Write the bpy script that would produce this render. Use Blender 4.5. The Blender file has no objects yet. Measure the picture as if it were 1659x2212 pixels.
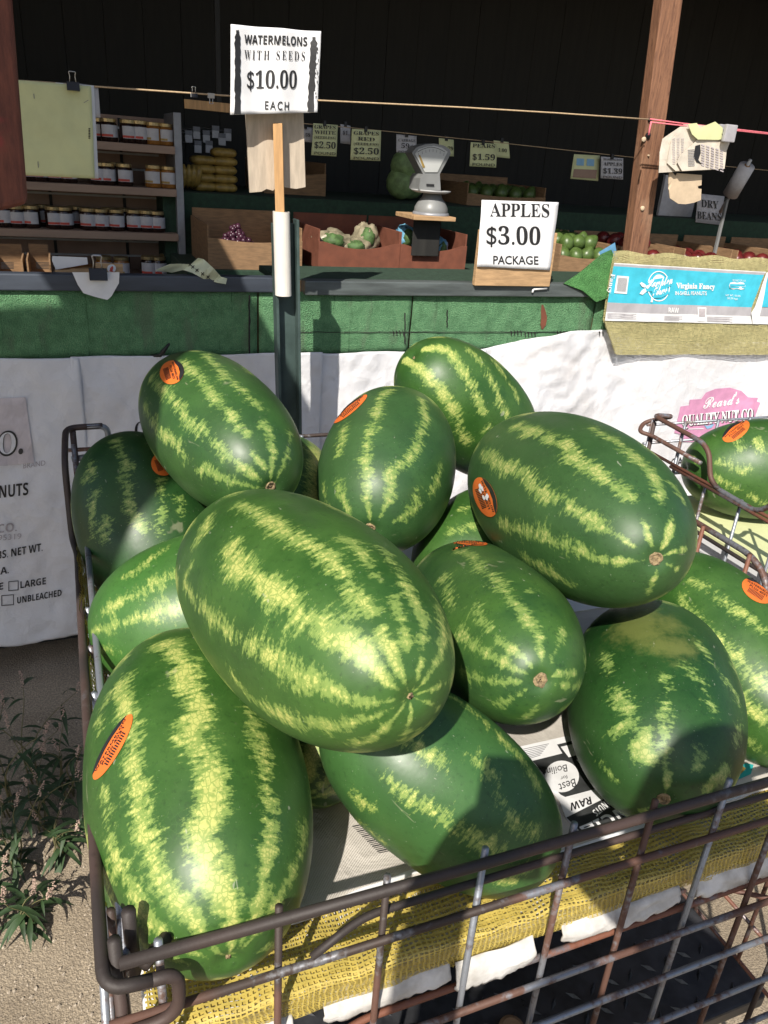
import bpy, bmesh, math, random
import numpy as np
from mathutils import Vector, Matrix, noise
from mathutils.bvhtree import BVHTree

random.seed(7)
SC = bpy.context.scene
COL = SC.collection
PI = math.pi

# ---------------------------------------------------------------- camera
HC = 1.55                      # camera height
FPX = 1670.0                   # focal length in units of a 1659 px wide picture
def cam_axes(p, r, yaw):
    p, r, yaw = map(math.radians, (p, r, yaw))
    fwd = Vector((math.sin(yaw)*math.cos(p), math.cos(yaw)*math.cos(p), -math.sin(p)))
    right = Vector((math.cos(yaw), -math.sin(yaw), 0))
    up = right.cross(fwd)
    return right*math.cos(r)+up*math.sin(r), up*math.cos(r)-right*math.sin(r), fwd
CR, CU, CW = cam_axes(24.5, 4.25, 23.0)
CAM = Vector((0, 0, HC))
cd = bpy.data.cameras.new('camera')
cd.sensor_fit = 'HORIZONTAL'; cd.sensor_width = 36.0; cd.lens = 36.0*FPX/1659.0
cd.clip_start = 0.02; cd.clip_end = 300
co = bpy.data.objects.new('camera', cd); COL.objects.link(co)
mw = Matrix((CR, CU, -CW)).transposed().to_4x4(); mw.translation = CAM
co.matrix_world = mw
SC.camera = co

# ---------------------------------------------------------------- world, sun, exposure
SUN = Vector((-0.75, -1.0, 1.12)).normalized()       # towards the sun
w = bpy.data.worlds.new('World'); SC.world = w; w.use_nodes = True
nt = w.node_tree; bg = nt.nodes['Background']
sky = nt.nodes.new('ShaderNodeTexSky'); sky.sky_type = 'NISHITA'; sky.sun_disc = False
sky.sun_elevation = math.asin(SUN.z); sky.sun_rotation = math.atan2(SUN.x, SUN.y)
sky.air_density = 1.0; sky.dust_density = 1.5
nt.links.new(sky.outputs[0], bg.inputs[0]); bg.inputs[1].default_value = 0.10
sl = bpy.data.lights.new('sun', 'SUN'); sl.energy = 5.0; sl.angle = math.radians(0.55); sl.color = (1.0, 0.94, 0.84)
so = bpy.data.objects.new('sun', sl); COL.objects.link(so)
so.rotation_euler = SUN.to_track_quat('Z', 'Y').to_euler(); so.location = (-3, -4, 6)
SC.view_settings.view_transform = 'Standard'; SC.view_settings.look = 'None'
SC.view_settings.exposure = 0.38; SC.view_settings.gamma = 1.0
SC.view_settings.use_curve_mapping = False
SC.cycles.max_bounces = 8; SC.cycles.diffuse_bounces = 4; SC.cycles.transparent_max_bounces = 16

# ---------------------------------------------------------------- photo pixels -> directions -> points
def ray(x, y): return CW + CR*((x-829.5)/FPX) - CU*((y-1106)/FPX)
def PY(x, y, Y): d = ray(x, y); return CAM + d*(Y/d.y)
def PX(x, y, X): d = ray(x, y); return CAM + d*(X/d.x)
def PZ(x, y, Z): d = ray(x, y); return CAM + d*((Z-HC)/d.z)

# ---------------------------------------------------------------- objects
def tag(o, label=None, cat=None, group=None, kind=None):
    if label: o['label'] = label
    if cat: o['category'] = cat
    if group: o['group'] = group
    if kind: o['kind'] = kind
    return o
def thing(name, label, cat, loc=(0, 0, 0), group=None):
    o = bpy.data.objects.new(name, None); COL.objects.link(o); o.location = loc
    o.empty_display_size = 0.05
    return tag(o, label, cat, group)
def attach(o, parent):
    """meshes are laid out in world space; only Empties carry an offset"""
    if parent is not None:
        o.parent = parent
        o.matrix_parent_inverse = Matrix.Translation(-Vector(parent.location)) if parent.type == 'EMPTY' else Matrix.Identity(4)
    return o
def link_mesh(name, me, mat, parent=None, smooth=False):
    o = bpy.data.objects.new(name, me); COL.objects.link(o)
    if mat is not None and not me.materials:
        for m in (mat if isinstance(mat, (list, tuple)) else [mat]): me.materials.append(m)
    if smooth: me.polygons.foreach_set('use_smooth', [True]*len(me.polygons))
    return attach(o, parent)
def mesh(name, v, f, mat, parent=None, smooth=False, uv=None):
    me = bpy.data.meshes.new(name); me.from_pydata([tuple(p) for p in v], [], f)
    if uv is not None:
        l = me.uv_layers.new(name='UVMap')
        li = np.zeros(len(me.loops), dtype=np.int32); me.loops.foreach_get('vertex_index', li)
        l.data.foreach_set('uv', np.asarray(uv, dtype=np.float32)[li].ravel())
    me.validate(); me.update()
    return link_mesh(name, me, mat, parent, smooth)
def box_vf(a, b, off=0):
    (x0, y0, z0), (x1, y1, z1) = a, b
    v = [(x0, y0, z0), (x1, y0, z0), (x1, y1, z0), (x0, y1, z0), (x0, y0, z1), (x1, y0, z1), (x1, y1, z1), (x0, y1, z1)]
    f = [(0, 3, 2, 1), (4, 5, 6, 7), (0, 1, 5, 4), (1, 2, 6, 5), (2, 3, 7, 6), (3, 0, 4, 7)]
    return v, [tuple(i+off for i in q) for q in f]
def bevelled(name, v, f, mat, parent, bev=0.003, seg=2, smooth=False):
    bm = bmesh.new()
    vs = [bm.verts.new(p) for p in v]
    for q in f: bm.faces.new([vs[i] for i in q])
    bmesh.ops.recalc_face_normals(bm, faces=bm.faces)
    if bev: bmesh.ops.bevel(bm, geom=list(bm.edges), offset=bev, segments=seg, affect='EDGES', profile=0.6)
    me = bpy.data.meshes.new(name); bm.to_mesh(me); bm.free()
    return link_mesh(name, me, mat, parent, smooth)
def box(name, a, b, mat, parent=None, bev=0.003):
    v, f = box_vf(a, b); return bevelled(name, v, f, mat, parent, bev)
def beam(name, p, q, wx, wy, mat, parent=None, bev=0.003, twist=0.0):
    """square timber or tube from p to q"""
    p, q = Vector(p), Vector(q); d = (q-p).normalized()
    u = Vector((1, 0, 0)); u = (u-d*u.dot(d)).normalized()
    if abs(d.x) > .9: u = Vector((0, 1, 0)); u = (u-d*u.dot(d)).normalized()
    v = d.cross(u)
    if twist: u, v = u*math.cos(twist)+v*math.sin(twist), v*math.cos(twist)-u*math.sin(twist)
    vs = []
    for c in (p, q):
        for s, t in ((-1, -1), (1, -1), (1, 1), (-1, 1)): vs.append(c+u*(s*wx/2)+v*(t*wy/2))
    f = [(0, 3, 2, 1), (4, 5, 6, 7), (0, 1, 5, 4), (1, 2, 6, 5), (2, 3, 7, 6), (3, 0, 4, 7)]
    return bevelled(name, vs, f, mat, parent, bev)
def fillet(pts, rad, seg=5):
    pts = [Vector(p) for p in pts]; out = [pts[0]]
    for i in range(1, len(pts)-1):
        a, b, c = pts[i-1], pts[i], pts[i+1]
        d1, d2 = (a-b), (c-b); l1, l2 = d1.length, d2.length
        r = min(rad, l1*.48, l2*.48)
        s, e = b+d1/l1*r, b+d2/l2*r
        for k in range(seg+1):
            t = k/seg; out.append(s*(1-t)**2+b*(2*t*(1-t))+e*t*t)
    out.append(pts[-1]); return out
def tube_vf(pts, rad, n=8, cap=True, off=0):
    pts = [Vector(p) for p in pts]; m = len(pts)
    rad = rad if isinstance(rad, (list, tuple)) else [rad]*m
    v, f = [], []
    t0 = (pts[1]-pts[0]).normalized()
    u = t0.orthogonal().normalized()
    for i in range(m):
        t = (pts[min(i+1, m-1)]-pts[max(i-1, 0)])
        t = t.normalized() if t.length > 1e-9 else t0
        u = (u-t*u.dot(t)); u = u.normalized() if u.length > 1e-6 else t.orthogonal().normalized()
        w_ = t.cross(u)
        for k in range(n):
            a = 2*PI*k/n; v.append(pts[i]+(u*math.cos(a)+w_*math.sin(a))*rad[i])
    for i in range(m-1):
        for k in range(n):
            k2 = (k+1) % n
            f.append((off+i*n+k, off+i*n+k2, off+(i+1)*n+k2, off+(i+1)*n+k))
    if cap:
        f.append(tuple(off+k for k in reversed(range(n)))); f.append(tuple(off+(m-1)*n+k for k in range(n)))
    return v, f
def tube(name, pts, rad, mat, parent=None, n=8):
    v, f = tube_vf(pts, rad, n)
    return mesh(name, v, f, mat, parent, smooth=True)
def lathe_vf(prof, n=16, off=0):
    """prof: list of (r, z)"""
    v, f = [], []
    for r, z in prof:
        for k in range(n):
            a = 2*PI*k/n; v.append((r*math.cos(a), r*math.sin(a), z))
    for i in range(len(prof)-1):
        for k in range(n):
            k2 = (k+1) % n
            f.append((off+i*n+k, off+i*n+k2, off+(i+1)*n+k2, off+(i+1)*n+k))
    f.append(tuple(off+k for k in reversed(range(n)))); f.append(tuple(off+(len(prof)-1)*n+k for k in range(n)))
    return v, f
def sheet(name, fn, nu, nv, mat, parent=None, thick=0.0, uvscale=None, smooth=True):
    """grid from fn(u,v)->Vector ; optional thickness along +Y"""
    v, uv = [], []
    for j in range(nv+1):
        for i in range(nu+1):
            a, b = i/nu, j/nv
            v.append(Vector(fn(a, b))); uv.append((a*(uvscale[0] if uvscale else 1), b*(uvscale[1] if uvscale else 1)))
    f = []
    W_ = nu+1
    for j in range(nv):
        for i in range(nu): f.append((j*W_+i, j*W_+i+1, (j+1)*W_+i+1, (j+1)*W_+i))
    o = mesh(name, v, f, mat, parent, smooth=smooth, uv=uv)
    if thick:
        md = o.modifiers.new('solid', 'SOLIDIFY'); md.thickness = thick; md.offset = -1
    return o
def nz(x, y=0., z=0.): return noise.noise(Vector((x, y, z)))

# ---------------------------------------------------------------- materials
def s2l(c):
    return tuple((x/255/12.92 if x/255 <= .04045 else ((x/255+.055)/1.055)**2.4) for x in c)
class NB:
    def __init__(s, name):
        s.m = bpy.data.materials.new(name); s.m.use_nodes = True; s.t = s.m.node_tree
        s.b = s.t.nodes['Principled BSDF']; s.out = s.t.nodes['Material Output']
    def n(s, typ, **kw):
        x = s.t.nodes.new('ShaderNode'+typ)
        for k, val in kw.items(): setattr(x, k, val)
        return x
    def l(s, a, b): s.t.links.new(a, b)
    def sock(s, i, v):
        if hasattr(v, 'links'): s.l(v, i)
        elif isinstance(v, (int, float)):
            i.default_value = v if not hasattr(i.default_value, '__len__') else (v,)*len(i.default_value)
        else: i.default_value = tuple(v)+((1,) if len(v) == 3 and len(i.default_value) == 4 else ())
    def math(s, op, a, b=None, c=None, clamp=False):
        x = s.n('Math', operation=op, use_clamp=clamp)
        s.sock(x.inputs[0], a)
        if b is not None: s.sock(x.inputs[1], b)
        if c is not None: s.sock(x.inputs[2], c)
        return x.outputs[0]
    def coord(s, which='Object', scale=(1, 1, 1)):
        c = s.n('TexCoord').outputs[which]
        if scale != (1, 1, 1):
            m = s.n('Mapping'); m.inputs['Scale'].default_value = scale; s.l(c, m.inputs[0]); c = m.outputs[0]
        return c
    def noise(s, scale, detail=4, rough=.55, vec=None, dist=0.):
        x = s.n('TexNoise'); x.inputs['Scale'].default_value = scale; x.inputs['Detail'].default_value = detail
        x.inputs['Roughness'].default_value = rough; x.inputs['Distortion'].default_value = dist
        if vec is not None: s.l(vec, x.inputs['Vector'])
        return x.outputs[0]
    def voro(s, scale, feature='F1', vec=None, rnd=1.):
        x = s.n('TexVoronoi', feature=feature); x.inputs['Scale'].default_value = scale; x.inputs['Randomness'].default_value = rnd
        if vec is not None: s.l(vec, x.inputs['Vector'])
        return x.outputs['Distance']
    def ramp(s, v, a, b, lo=0., hi=1., smooth=True):
        x = s.n('MapRange'); x.interpolation_type = 'SMOOTHSTEP' if smooth else 'LINEAR'
        s.sock(x.inputs[0], v); s.sock(x.inputs[1], a); s.sock(x.inputs[2], b); s.sock(x.inputs[3], lo); s.sock(x.inputs[4], hi)
        return x.outputs[0]
    def mix(s, f, a, b, typ='MIX'):
        x = s.n('Mix', data_type='RGBA', blend_type=typ)
        s.sock(x.inputs[0], f); s.sock(x.inputs[6], a); s.sock(x.inputs[7], b)
        return x.outputs[2]
    def bump(s, h, strength=.3, dist=.01):
        x = s.n('Bump'); x.inputs['Strength'].default_value = strength; x.inputs['Distance'].default_value = dist
        s.l(h, x.inputs['Height']); s.l(x.outputs[0], s.b.inputs['Normal'])
    def set(s, **kw):
        for k, v in kw.items(): s.sock(s.b.inputs[k.replace('_', ' ')], v)
        return s
def mat_plain(name, c, rough=.6, var=.12, scale=40, bump=0., metal=0., spec=.5, stretch=(1, 1, 1), c2=None):
    m = NB(name); co_ = m.coord('Object', stretch)
    f = m.noise(scale, 5, .6, co_)
    g = m.ramp(f, .3, .7)
    cc2 = c2 if c2 else tuple(x*(1-var) for x in c)
    c1 = c if c2 else tuple(min(1, x*(1+var*.5)) for x in c)
    m.set(Base_Color=m.mix(g, cc2, c1), Roughness=m.ramp(f, .2, .8, max(0, rough-.08), min(1, rough+.08)), Metallic=metal)
    m.b.inputs['Specular IOR Level'].default_value = spec
    if bump: m.bump(f, bump, .004)
    return m.m

M = {}
M['ink'] = mat_plain('black_ink', (.016, .016, .018), .5, .2)
M['ink_grey'] = mat_plain('grey_ink', (.20, .20, .22), .6, .2)
M['ink_faint'] = mat_plain('faint_ink', (.42, .38, .40), .7, .2)
M['white_ink'] = mat_plain('white_ink', (.80, .80, .80), .6, .05)
M['paper'] = mat_plain('white_paper', (.74, .74, .76), .75, .06, 20, .05)
M['paper_yellow'] = mat_plain('yellow_paper', (.60, .62, .34), .75, .07, 14, .08)
M['paper_green'] = mat_plain('pale_green_paper', (.56, .60, .44), .75, .08, 14, .08)
M['newsprint'] = mat_plain('newsprint', (.60, .54, .46), .85, .15, 30, .1)
M['card_brown'] = mat_plain('brown_cardboard', (.26, .155, .08), .85, .25, 25, .1, stretch=(1, 1, 6))
M['card_tan'] = mat_plain('tan_cardboard', (.55, .43, .30), .85, .12, 25, .1)
M['card_red'] = mat_plain('red_brown_cardboard', (.17, .055, .03), .8, .2, 25, .1)
M['plywood'] = mat_plain('weathered_plywood', (.50, .42, .33), .85, .18, 30, .15, stretch=(3, 3, .5))
M['pine'] = mat_plain('pine_wood', (.52, .30, .13), .7, .25, 14, .15, stretch=(6, 6, .6))
M['pine_flat'] = mat_plain('pine_block_wood', (.46, .29, .15), .75, .25, 20, .15, stretch=(.8, 4, 6))
M['pvc'] = mat_plain('pvc_plastic', (.74, .70, .64), .4, .06, 18, .03)
M['green_steel'] = mat_plain('dark_green_painted_steel', (.055, .085, .08), .45, .25, 15, .1)
M['edge_dark'] = mat_plain('dark_slate_board', (.045, .055, .075), .55, .25, 12, .1, stretch=(.4, 3, 3))
M['edge_grey'] = mat_plain('worn_grey_edging', (.085, .10, .10), .6, .4, 12, .15, stretch=(.4, 3, 3))
M['dark_wood'] = mat_plain('dark_stained_boards', (.020, .019, .017), .8, .4, 8, .2, stretch=(4, 4, .4))
M['dark_green'] = mat_plain('dark_green_felt', (.022, .050, .030), .95, .3, 60, .3)
M['black_plastic'] = mat_plain('black_plastic', (.013, .014, .016), .5, .3, 20, .1)
M['black_metal'] = mat_plain('black_clip_steel', (.02, .02, .022), .35, .2, 20, 0, .4)
M['chrome'] = mat_plain('clip_wire', (.5, .5, .5), .3, .1, 20, 0, .9)
M['brown_shelf'] = mat_plain('tan_brown_laminate', (.34, .235, .175), .7, .15, 10, .05, stretch=(.5, 3, 3))
M['brown_panel'] = mat_plain('brown_pegboard', (.30, .20, .15), .8, .15, 10, .05)
M['grey_metal'] = mat_plain('grey_metal', (.30, .31, .34), .45, .15, 20, .02, .3)
M['white_metal'] = mat_plain('white_metal', (.45, .45, .45), .45, .1, 20)
M['gold_lid'] = mat_plain('gold_lid', (.45, .34, .17), .35, .15, 20, 0, .7)
M['jam_dark'] = mat_plain('dark_preserve', (.022, .010, .008), .12, .3, 30)
M['jam_amber'] = mat_plain('amber_preserve', (.26, .11, .025), .12, .3, 30)
M['jar_label'] = mat_plain('jar_label_paper', (.50, .49, .51), .6, .1)
M['jar_red'] = mat_plain('jar_label_red', (.50, .06, .04), .6, .1)
M['tarp'] = mat_plain('dark_canvas', (.10, .10, .11), .9, .2, 20, .2)
M['blue_tarp'] = mat_plain('blue_tarp', (.12, .30, .48), .5, .2, 30, .2)
M['orange'] = mat_plain('orange_sticker', (.78, .17, .03), .45, .08, 60)
M['stem'] = mat_plain('dry_stem_scar', (.30, .22, .12), .9, .5, 250, .8)
M['torn'] = mat_plain('torn_white_card', (.70, .69, .68), .8, .2, 30, .2, c2=(.42, .40, .37))
M['tread'] = mat_plain('worn_black_tread', (.035, .036, .040), .34, .5, 30, .2)
M['cyan'] = mat_plain('cyan_print', (.05, .47, .62), .55, .12, 30, .1)
M['band_grey'] = mat_plain('grey_print', (.40, .385, .41), .6, .1, 30, .1)
M['band_white'] = mat_plain('white_print', (.72, .72, .73), .6, .08, 30, .1)
M['pink'] = mat_plain('faded_pink_print', (.58, .27, .43), .7, .14, 30)
M['blue_ink'] = mat_plain('blue_print', (.22, .42, .62), .7, .1)
M['string'] = mat_plain('tan_cord', (.50, .36, .22), .8, .2, 200)
M['pink_string'] = mat_plain('pink_cord', (.75, .18, .22), .7, .2, 200)
M['grey_plastic'] = mat_plain('grey_plastic', (.36, .35, .37), .5, .1)
M['teal'] = mat_plain('teal_print', (.02, .33, .32), .6, .1)
M['sack_black'] = mat_plain('black_sack_print', (.03, .032, .033), .7, .3, 80)
M['scale_body'] = mat_plain('scale_enamel', (.21, .215, .215), .4, .12, 12)
M['scale_face'] = mat_plain('scale_dial', (.46, .47, .46), .3, .06, 12)
M['cabbage'] = mat_plain('cabbage_green', (.22, .33, .13), .6, .35, 30, .3)
M['pear'] = mat_plain('green_pear_skin', (.075, .125, .03), .4, .25, 40)
M['apple_red'] = mat_plain('red_apple_skin', (.11, .014, .014), .3, .5, 30)
M['grape_dark'] = mat_plain('dark_grape', (.05, .015, .03), .3, .3, 60)
M['noodle'] = mat_plain('yellow_packets', (.36, .24, .06), .4, .35, 50, .3)
M['clear_bag'] = mat_plain('clear_bag_plastic', (.27, .235, .16), .35, .4, 40, .4)
M['lettuce'] = mat_plain('leafy_green', (.07, .135, .04), .7, .4, 50, .4)
M['blue_bag'] = mat_plain('blue_bag_plastic', (.16, .38, .55), .3, .3, 40, .4)

def mat_steel(name, steel, rust, dark, bias=.5, scale=9.):
    m = NB(name); c = m.coord('Object')
    f = m.noise(scale, 6, .65, c); g = m.noise(scale*14, 4, .6, c); h = m.noise(scale*.45, 2, .5, c)
    r = m.ramp(m.math('ADD', m.math('MULTIPLY', g, .25), m.math('MULTIPLY', f, .85)), bias-.05, bias+.07)
    d = m.ramp(h, .48, .58)
    col = m.mix(r, steel, m.mix(d, rust, dark))
    col = m.mix(m.ramp(g, .55, .75, 0, .45), col, tuple(x*.45 for x in rust))
    m.set(Base_Color=col, Roughness=m.ramp(r, 0, 1, .42, .62), Metallic=m.ramp(r, 0, 1, .55, .12))
    m.bump(g, .35, .001)
    return m.m
M['wire'] = mat_steel('rusty_wire', (.25, .26, .29), (.115, .058, .042), (.045, .031, .026), .50)
M['wire_dark'] = mat_steel('brown_painted_rail', (.15, .145, .15), (.066, .042, .036), (.036, .028, .026), .40)
M['wire_grey'] = mat_steel('galvanised_wire', (.29, .31, .35), (.13, .07, .05), (.07, .05, .045), .60)
M['wire_rust'] = mat_steel('orange_rusted_wire', (.22, .20, .21), (.19, .075, .045), (.11, .05, .036), .44)

def mat_ground():
    m = NB('sandy_concrete'); c = m.coord('Object')
    a = m.noise(3.2, 6, .6, c); b = m.noise(160, 3, .7, c); v = m.voro(260, 'F1', c); d = m.noise(34, 5, .7, c)
    col = m.mix(m.ramp(a, .3, .7), (.27, .215, .15), (.41, .335, .24))
    col = m.mix(m.ramp(b, .42, .62), m.mix(.5, col, (.10, .08, .06)), col)
    col = m.mix(m.ramp(v, .05, .22, .7, 0), col, (.52, .45, .36))
    col = m.mix(m.ramp(d, .58, .72, 0, .55), col, (.14, .11, .085))
    m.set(Base_Color=col, Roughness=.92)
    m.bump(m.math('ADD', m.math('MULTIPLY', v, .6), m.math('MULTIPLY', d, .8)), .7, .004)
    return m.m
M['ground'] = mat_ground()
def mat_turf(name, c1, c2, dirt):
    m = NB(name); c = m.coord('Object')
    f = m.noise(520, 3, .7, m.coord('Object', (1, 1, .8))); g = m.noise(28, 5, .65, c); h = m.noise(5, 4, .6, m.coord('Object', (3, 3, .8))); k = m.voro(330, 'F1', c)
    col = m.mix(m.ramp(f, .34, .66), c2, c1)
    col = m.mix(m.ramp(g, .35, .7, 0, .5), col, tuple(x*.55 for x in c2))
    col = m.mix(m.ramp(h, .54, .70, 0, .6), col, dirt)
    vs = m.noise(7, 4, .7, m.coord('Object', (7, 7, .5))); col = m.mix(m.ramp(vs, .60, .70, 0, .6), col, tuple(x*.35 for x in c2))
    m.set(Base_Color=col, Roughness=.95)
    m.b.inputs['Specular IOR Level'].default_value = .15
    m.bump(m.math('ADD', f, k), 1.0, .006)
    return m.m
M['turf'] = mat_turf('green_turf_carpet', (.25, .47, .25), (.115, .30, .14), (.17, .23, .15))
M['turf_bright'] = mat_turf('bright_turf_carpet', (.17, .42, .14), (.08, .25, .08), (.10, .18, .08))
def mat_woven(name, c, dirt):
    m = NB(name); c0 = m.coord('Object')
    wv = m.n('TexWave', wave_type='BANDS', bands_direction='Z'); wv.inputs['Scale'].default_value = 190; m.l(c0, wv.inputs[0])
    wx = m.n('TexWave', wave_type='BANDS', bands_direction='X'); wx.inputs['Scale'].default_value = 190; m.l(c0, wx.inputs[0])
    st = m.noise(5, 6, .6, c0); cr = m.noise(16, 5, .6, c0, 1.2)
    col = m.mix(m.ramp(st, .45, .75, 0, .55), c, dirt)
    m.set(Base_Color=col, Roughness=.62)
    dsn = m.n('TexNoise'); dsn.inputs['Scale'].default_value = 6; m.l(c0, dsn.inputs['Vector'])
    dv_ = m.n('VectorMath', operation='MULTIPLY_ADD'); m.l(dsn.outputs[1], dv_.inputs[0]); dv_.inputs[1].default_value = (.12,)*3; m.l(c0, dv_.inputs[2])
    k1 = m.voro(8, 'F1', dv_.outputs[0]); k2 = m.voro(21, 'F1', dv_.outputs[0])
    h = m.math('ADD', m.math('MULTIPLY', m.math('ADD', wv.outputs[1], wx.outputs[1]), .06), m.math('ADD', m.math('MULTIPLY', cr, .7), m.math('ADD', m.math('MULTIPLY', k1, 1.3), m.math('MULTIPLY', k2, .6))))
    m.bump(h, .55, .014)
    return m.m
M['sack'] = mat_woven('woven_white_sack', (.74, .74, .77), (.62, .58, .56))
M['sack_print'] = mat_woven('woven_grey_sack', (.55, .51, .46), (.42, .38, .34))
def mat_net(name, c, pitch, thread=.30):
    """yellow raschel netting: threads opaque, holes open"""
    m = NB(name); uv = m.n('UVMap'); uv.uv_map = 'UVMap'
    nzv = m.n('TexNoise'); nzv.inputs['Scale'].default_value = 22; nzv.inputs['Detail'].default_value = 3
    m.l(uv.outputs[0], nzv.inputs['Vector'])
    sub = m.n('VectorMath', operation='SUBTRACT'); m.l(nzv.outputs[1], sub.inputs[0]); sub.inputs[1].default_value = (.5, .5, .5)
    sc = m.n('VectorMath', operation='SCALE'); m.l(sub.outputs[0], sc.inputs[0]); sc.inputs['Scale'].default_value = pitch*3.2
    ad = m.n('VectorMath', operation='ADD'); m.l(uv.outputs[0], ad.inputs[0]); m.l(sc.outputs[0], ad.inputs[1])
    sp = m.n('SeparateXYZ'); m.l(ad.outputs[0], sp.inputs[0])
    def line(x, p, th):
        fr = m.math('FRACT', m.math('DIVIDE', x, p)); return m.math('LESS_THAN', m.math('ABSOLUTE', m.math('SUBTRACT', fr, .5)), th)
    a = line(sp.outputs[0], pitch*1.15, thread*.5); b = line(sp.outputs[1], pitch, thread*.72)
    k = m.math('MAXIMUM', a, b)
    cl = m.noise(7, 3, .6, uv.outputs[0]); k = m.math('MAXIMUM', k, m.math('GREATER_THAN', cl, .66))
    f = m.noise(60, 4, .6, uv.outputs[0])
    m.set(Base_Color=m.mix(m.ramp(f, .3, .7), tuple(x*.72 for x in c), c), Roughness=.5)
    tr = m.n('BsdfTransparent'); mx = m.n('MixShader'); m.l(k, mx.inputs[0]); m.l(tr.outputs[0], mx.inputs[1]); m.l(m.b.outputs[0], mx.inputs[2])
    m.l(mx.outputs[0], m.out.inputs[0])
    return m.m
M['net'] = mat_net('yellow_netting', (.56, .43, .10), .0050, .30)
M['net_fine'] = mat_net('fine_yellow_netting', (.50, .45, .22), .0060, .36)
def mat_redwood():
    m = NB('worn_red_paint'); c = m.coord('Object', (5, 5, .9)); c0 = m.coord('Object')
    g = m.noise(18, 5, .65, c); p = m.noise(9, 4, .6, c0)
    col = m.mix(m.ramp(g, .3, .7), (.10, .028, .018), (.19, .055, .032))
    col = m.mix(m.ramp(p, .56, .66, 0, .7), col, (.26, .035, .03))
    m.set(Base_Color=col, Roughness=.7); m.bump(g, .5, .004)
    return m.m
M['redwood'] = mat_redwood()
def mat_post():
    m = NB('stained_post_wood'); c = m.coord('Object', (9, 9, .55)); c0 = m.coord('Object')
    g = m.noise(14, 6, .65, c, .4); k = m.noise(55, 3, .6, m.coord('Object', (3, 3, .5))); st = m.noise(6, 5, .6, c0)
    col = m.mix(m.ramp(g, .3, .7), (.135, .062, .036), (.27, .130, .070))
    col = m.mix(m.ramp(k, .56, .70, 0, .7), col, (.08, .032, .018))
    col = m.mix(m.ramp(st, .55, .75, 0, .5), col, (.32, .20, .13))
    m.set(Base_Color=col, Roughness=.72); m.bump(g, .4, .004)
    return m.m
M['post'] = mat_post()

# ---------------------------------------------------------------- lettering
def alpha(s, up, lo, dig):
    o = ''
    for c in s:
        if 'A' <= c <= 'Z' and up: o += chr(up+ord(c)-65)
        elif 'a' <= c <= 'z' and lo: o += chr(lo+ord(c)-97)
        elif '0' <= c <= '9' and dig: o += chr(dig+ord(c)-48)
        else: o += c
    return o
STY = {'serif': (0x1D400, 0x1D41A, 0x1D7CE), 'sansb': (0x1D5D4, 0x1D5EE, 0x1D7EC), 'sansbi': (0x1D63C, 0x1D656, 0x1D7EC), 'script': (0x1D4D0, 0x1D4EA, 0), 'bi': (0x1D468, 0x1D482, 0x1D7CE)}
TXT = {}
def text_geo(s, style=None, space=1.0, fat=0.0):
    key = (s, style, space, fat)
    if key in TXT: return TXT[key]
    cu = bpy.data.curves.new('txt', 'FONT'); cu.body = alpha(s, *STY[style]) if style in STY else s
    cu.space_character = space; cu.offset = fat; cu.resolution_u = 3; cu.fill_mode = 'FRONT'
    o = bpy.data.objects.new('txt', cu); COL.objects.link(o)
    dg = bpy.context.evaluated_depsgraph_get(); dg.update()
    me = bpy.data.meshes.new_from_object(o.evaluated_get(dg))
    v = np.array([tuple(p.co)[:2] for p in me.vertices]); f = [tuple(p.vertices) for p in me.polygons]
    bpy.data.objects.remove(o); bpy.data.curves.remove(cu); bpy.data.meshes.remove(me)
    x0, x1, y1 = v[:, 0].min(), v[:, 0].max(), v[:, 1].max()
    v[:, 0] = (v[:, 0]-x0)/(x1-x0); v[:, 1] = v[:, 1]/y1
    TXT[key] = (v, f); return v, f
def text_px(s, p0, p1, up, surf, mat, parent, style=None, space=1., fat=0., name='lettering'):
    """baseline from pixel p0 to p1, cap height vector 'up' in pixels, laid on the real surface surf(px,py)"""
    v, f = text_geo(s, style, space, fat)
    P = [surf(p0[0]+(p1[0]-p0[0])*a+up[0]*b, p0[1]+(p1[1]-p0[1])*a+up[1]*b) for a, b in v]
    return mesh(name, P, f, mat, parent)
def poly_px(name, pts, surf, mat, parent, sub=0):
    """filled outline given in pixels on a real surface"""
    bm = bmesh.new(); vs = [bm.verts.new((x, y, 0)) for x, y in pts]
    bm.faces.new(vs); bmesh.ops.triangulate(bm, faces=bm.faces)
    if sub: bmesh.ops.subdivide_edges(bm, edges=bm.edges, cuts=sub, use_grid_fill=True)
    v = [surf(p.co.x, p.co.y) for p in bm.verts]; bm.verts.index_update()
    f = [tuple(q.index for q in p.verts) for p in bm.faces]; bm.free()
    return mesh(name, v, f, mat, parent)
def quads_px(name, qs, surf, mat, parent):
    v, f = [], []
    for q in qs:
        n = len(v); v += [surf(*p) for p in q]; f.append(tuple(range(n, n+len(q))))
    return mesh(name, v, f, mat, parent)
def stroke_px(name, pts, wd, surf, mat, parent):
    """flat brush stroke of half-width wd (px)"""
    v, f = [], []
    for i, p in enumerate(pts):
        a = pts[max(i-1, 0)]; b = pts[min(i+1, len(pts)-1)]
        dx, dy = b[0]-a[0], b[1]-a[1]; l = math.hypot(dx, dy) or 1
        h = wd[i] if isinstance(wd, (list, tuple)) else wd
        v += [surf(p[0]-dy/l*h, p[1]+dx/l*h), surf(p[0]+dy/l*h, p[1]-dx/l*h)]
    for i in range(len(pts)-1): f.append((2*i, 2*i+1, 2*i+3, 2*i+2))
    return mesh(name, v, f, mat, parent)
def surfY(Y, fn=None, off=0.):
    def s(x, y):
        p = PY(x, y, Y)
        return p+Vector((0, (fn(p.x, p.z) if fn else 0)-off, 0))
    return s
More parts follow.
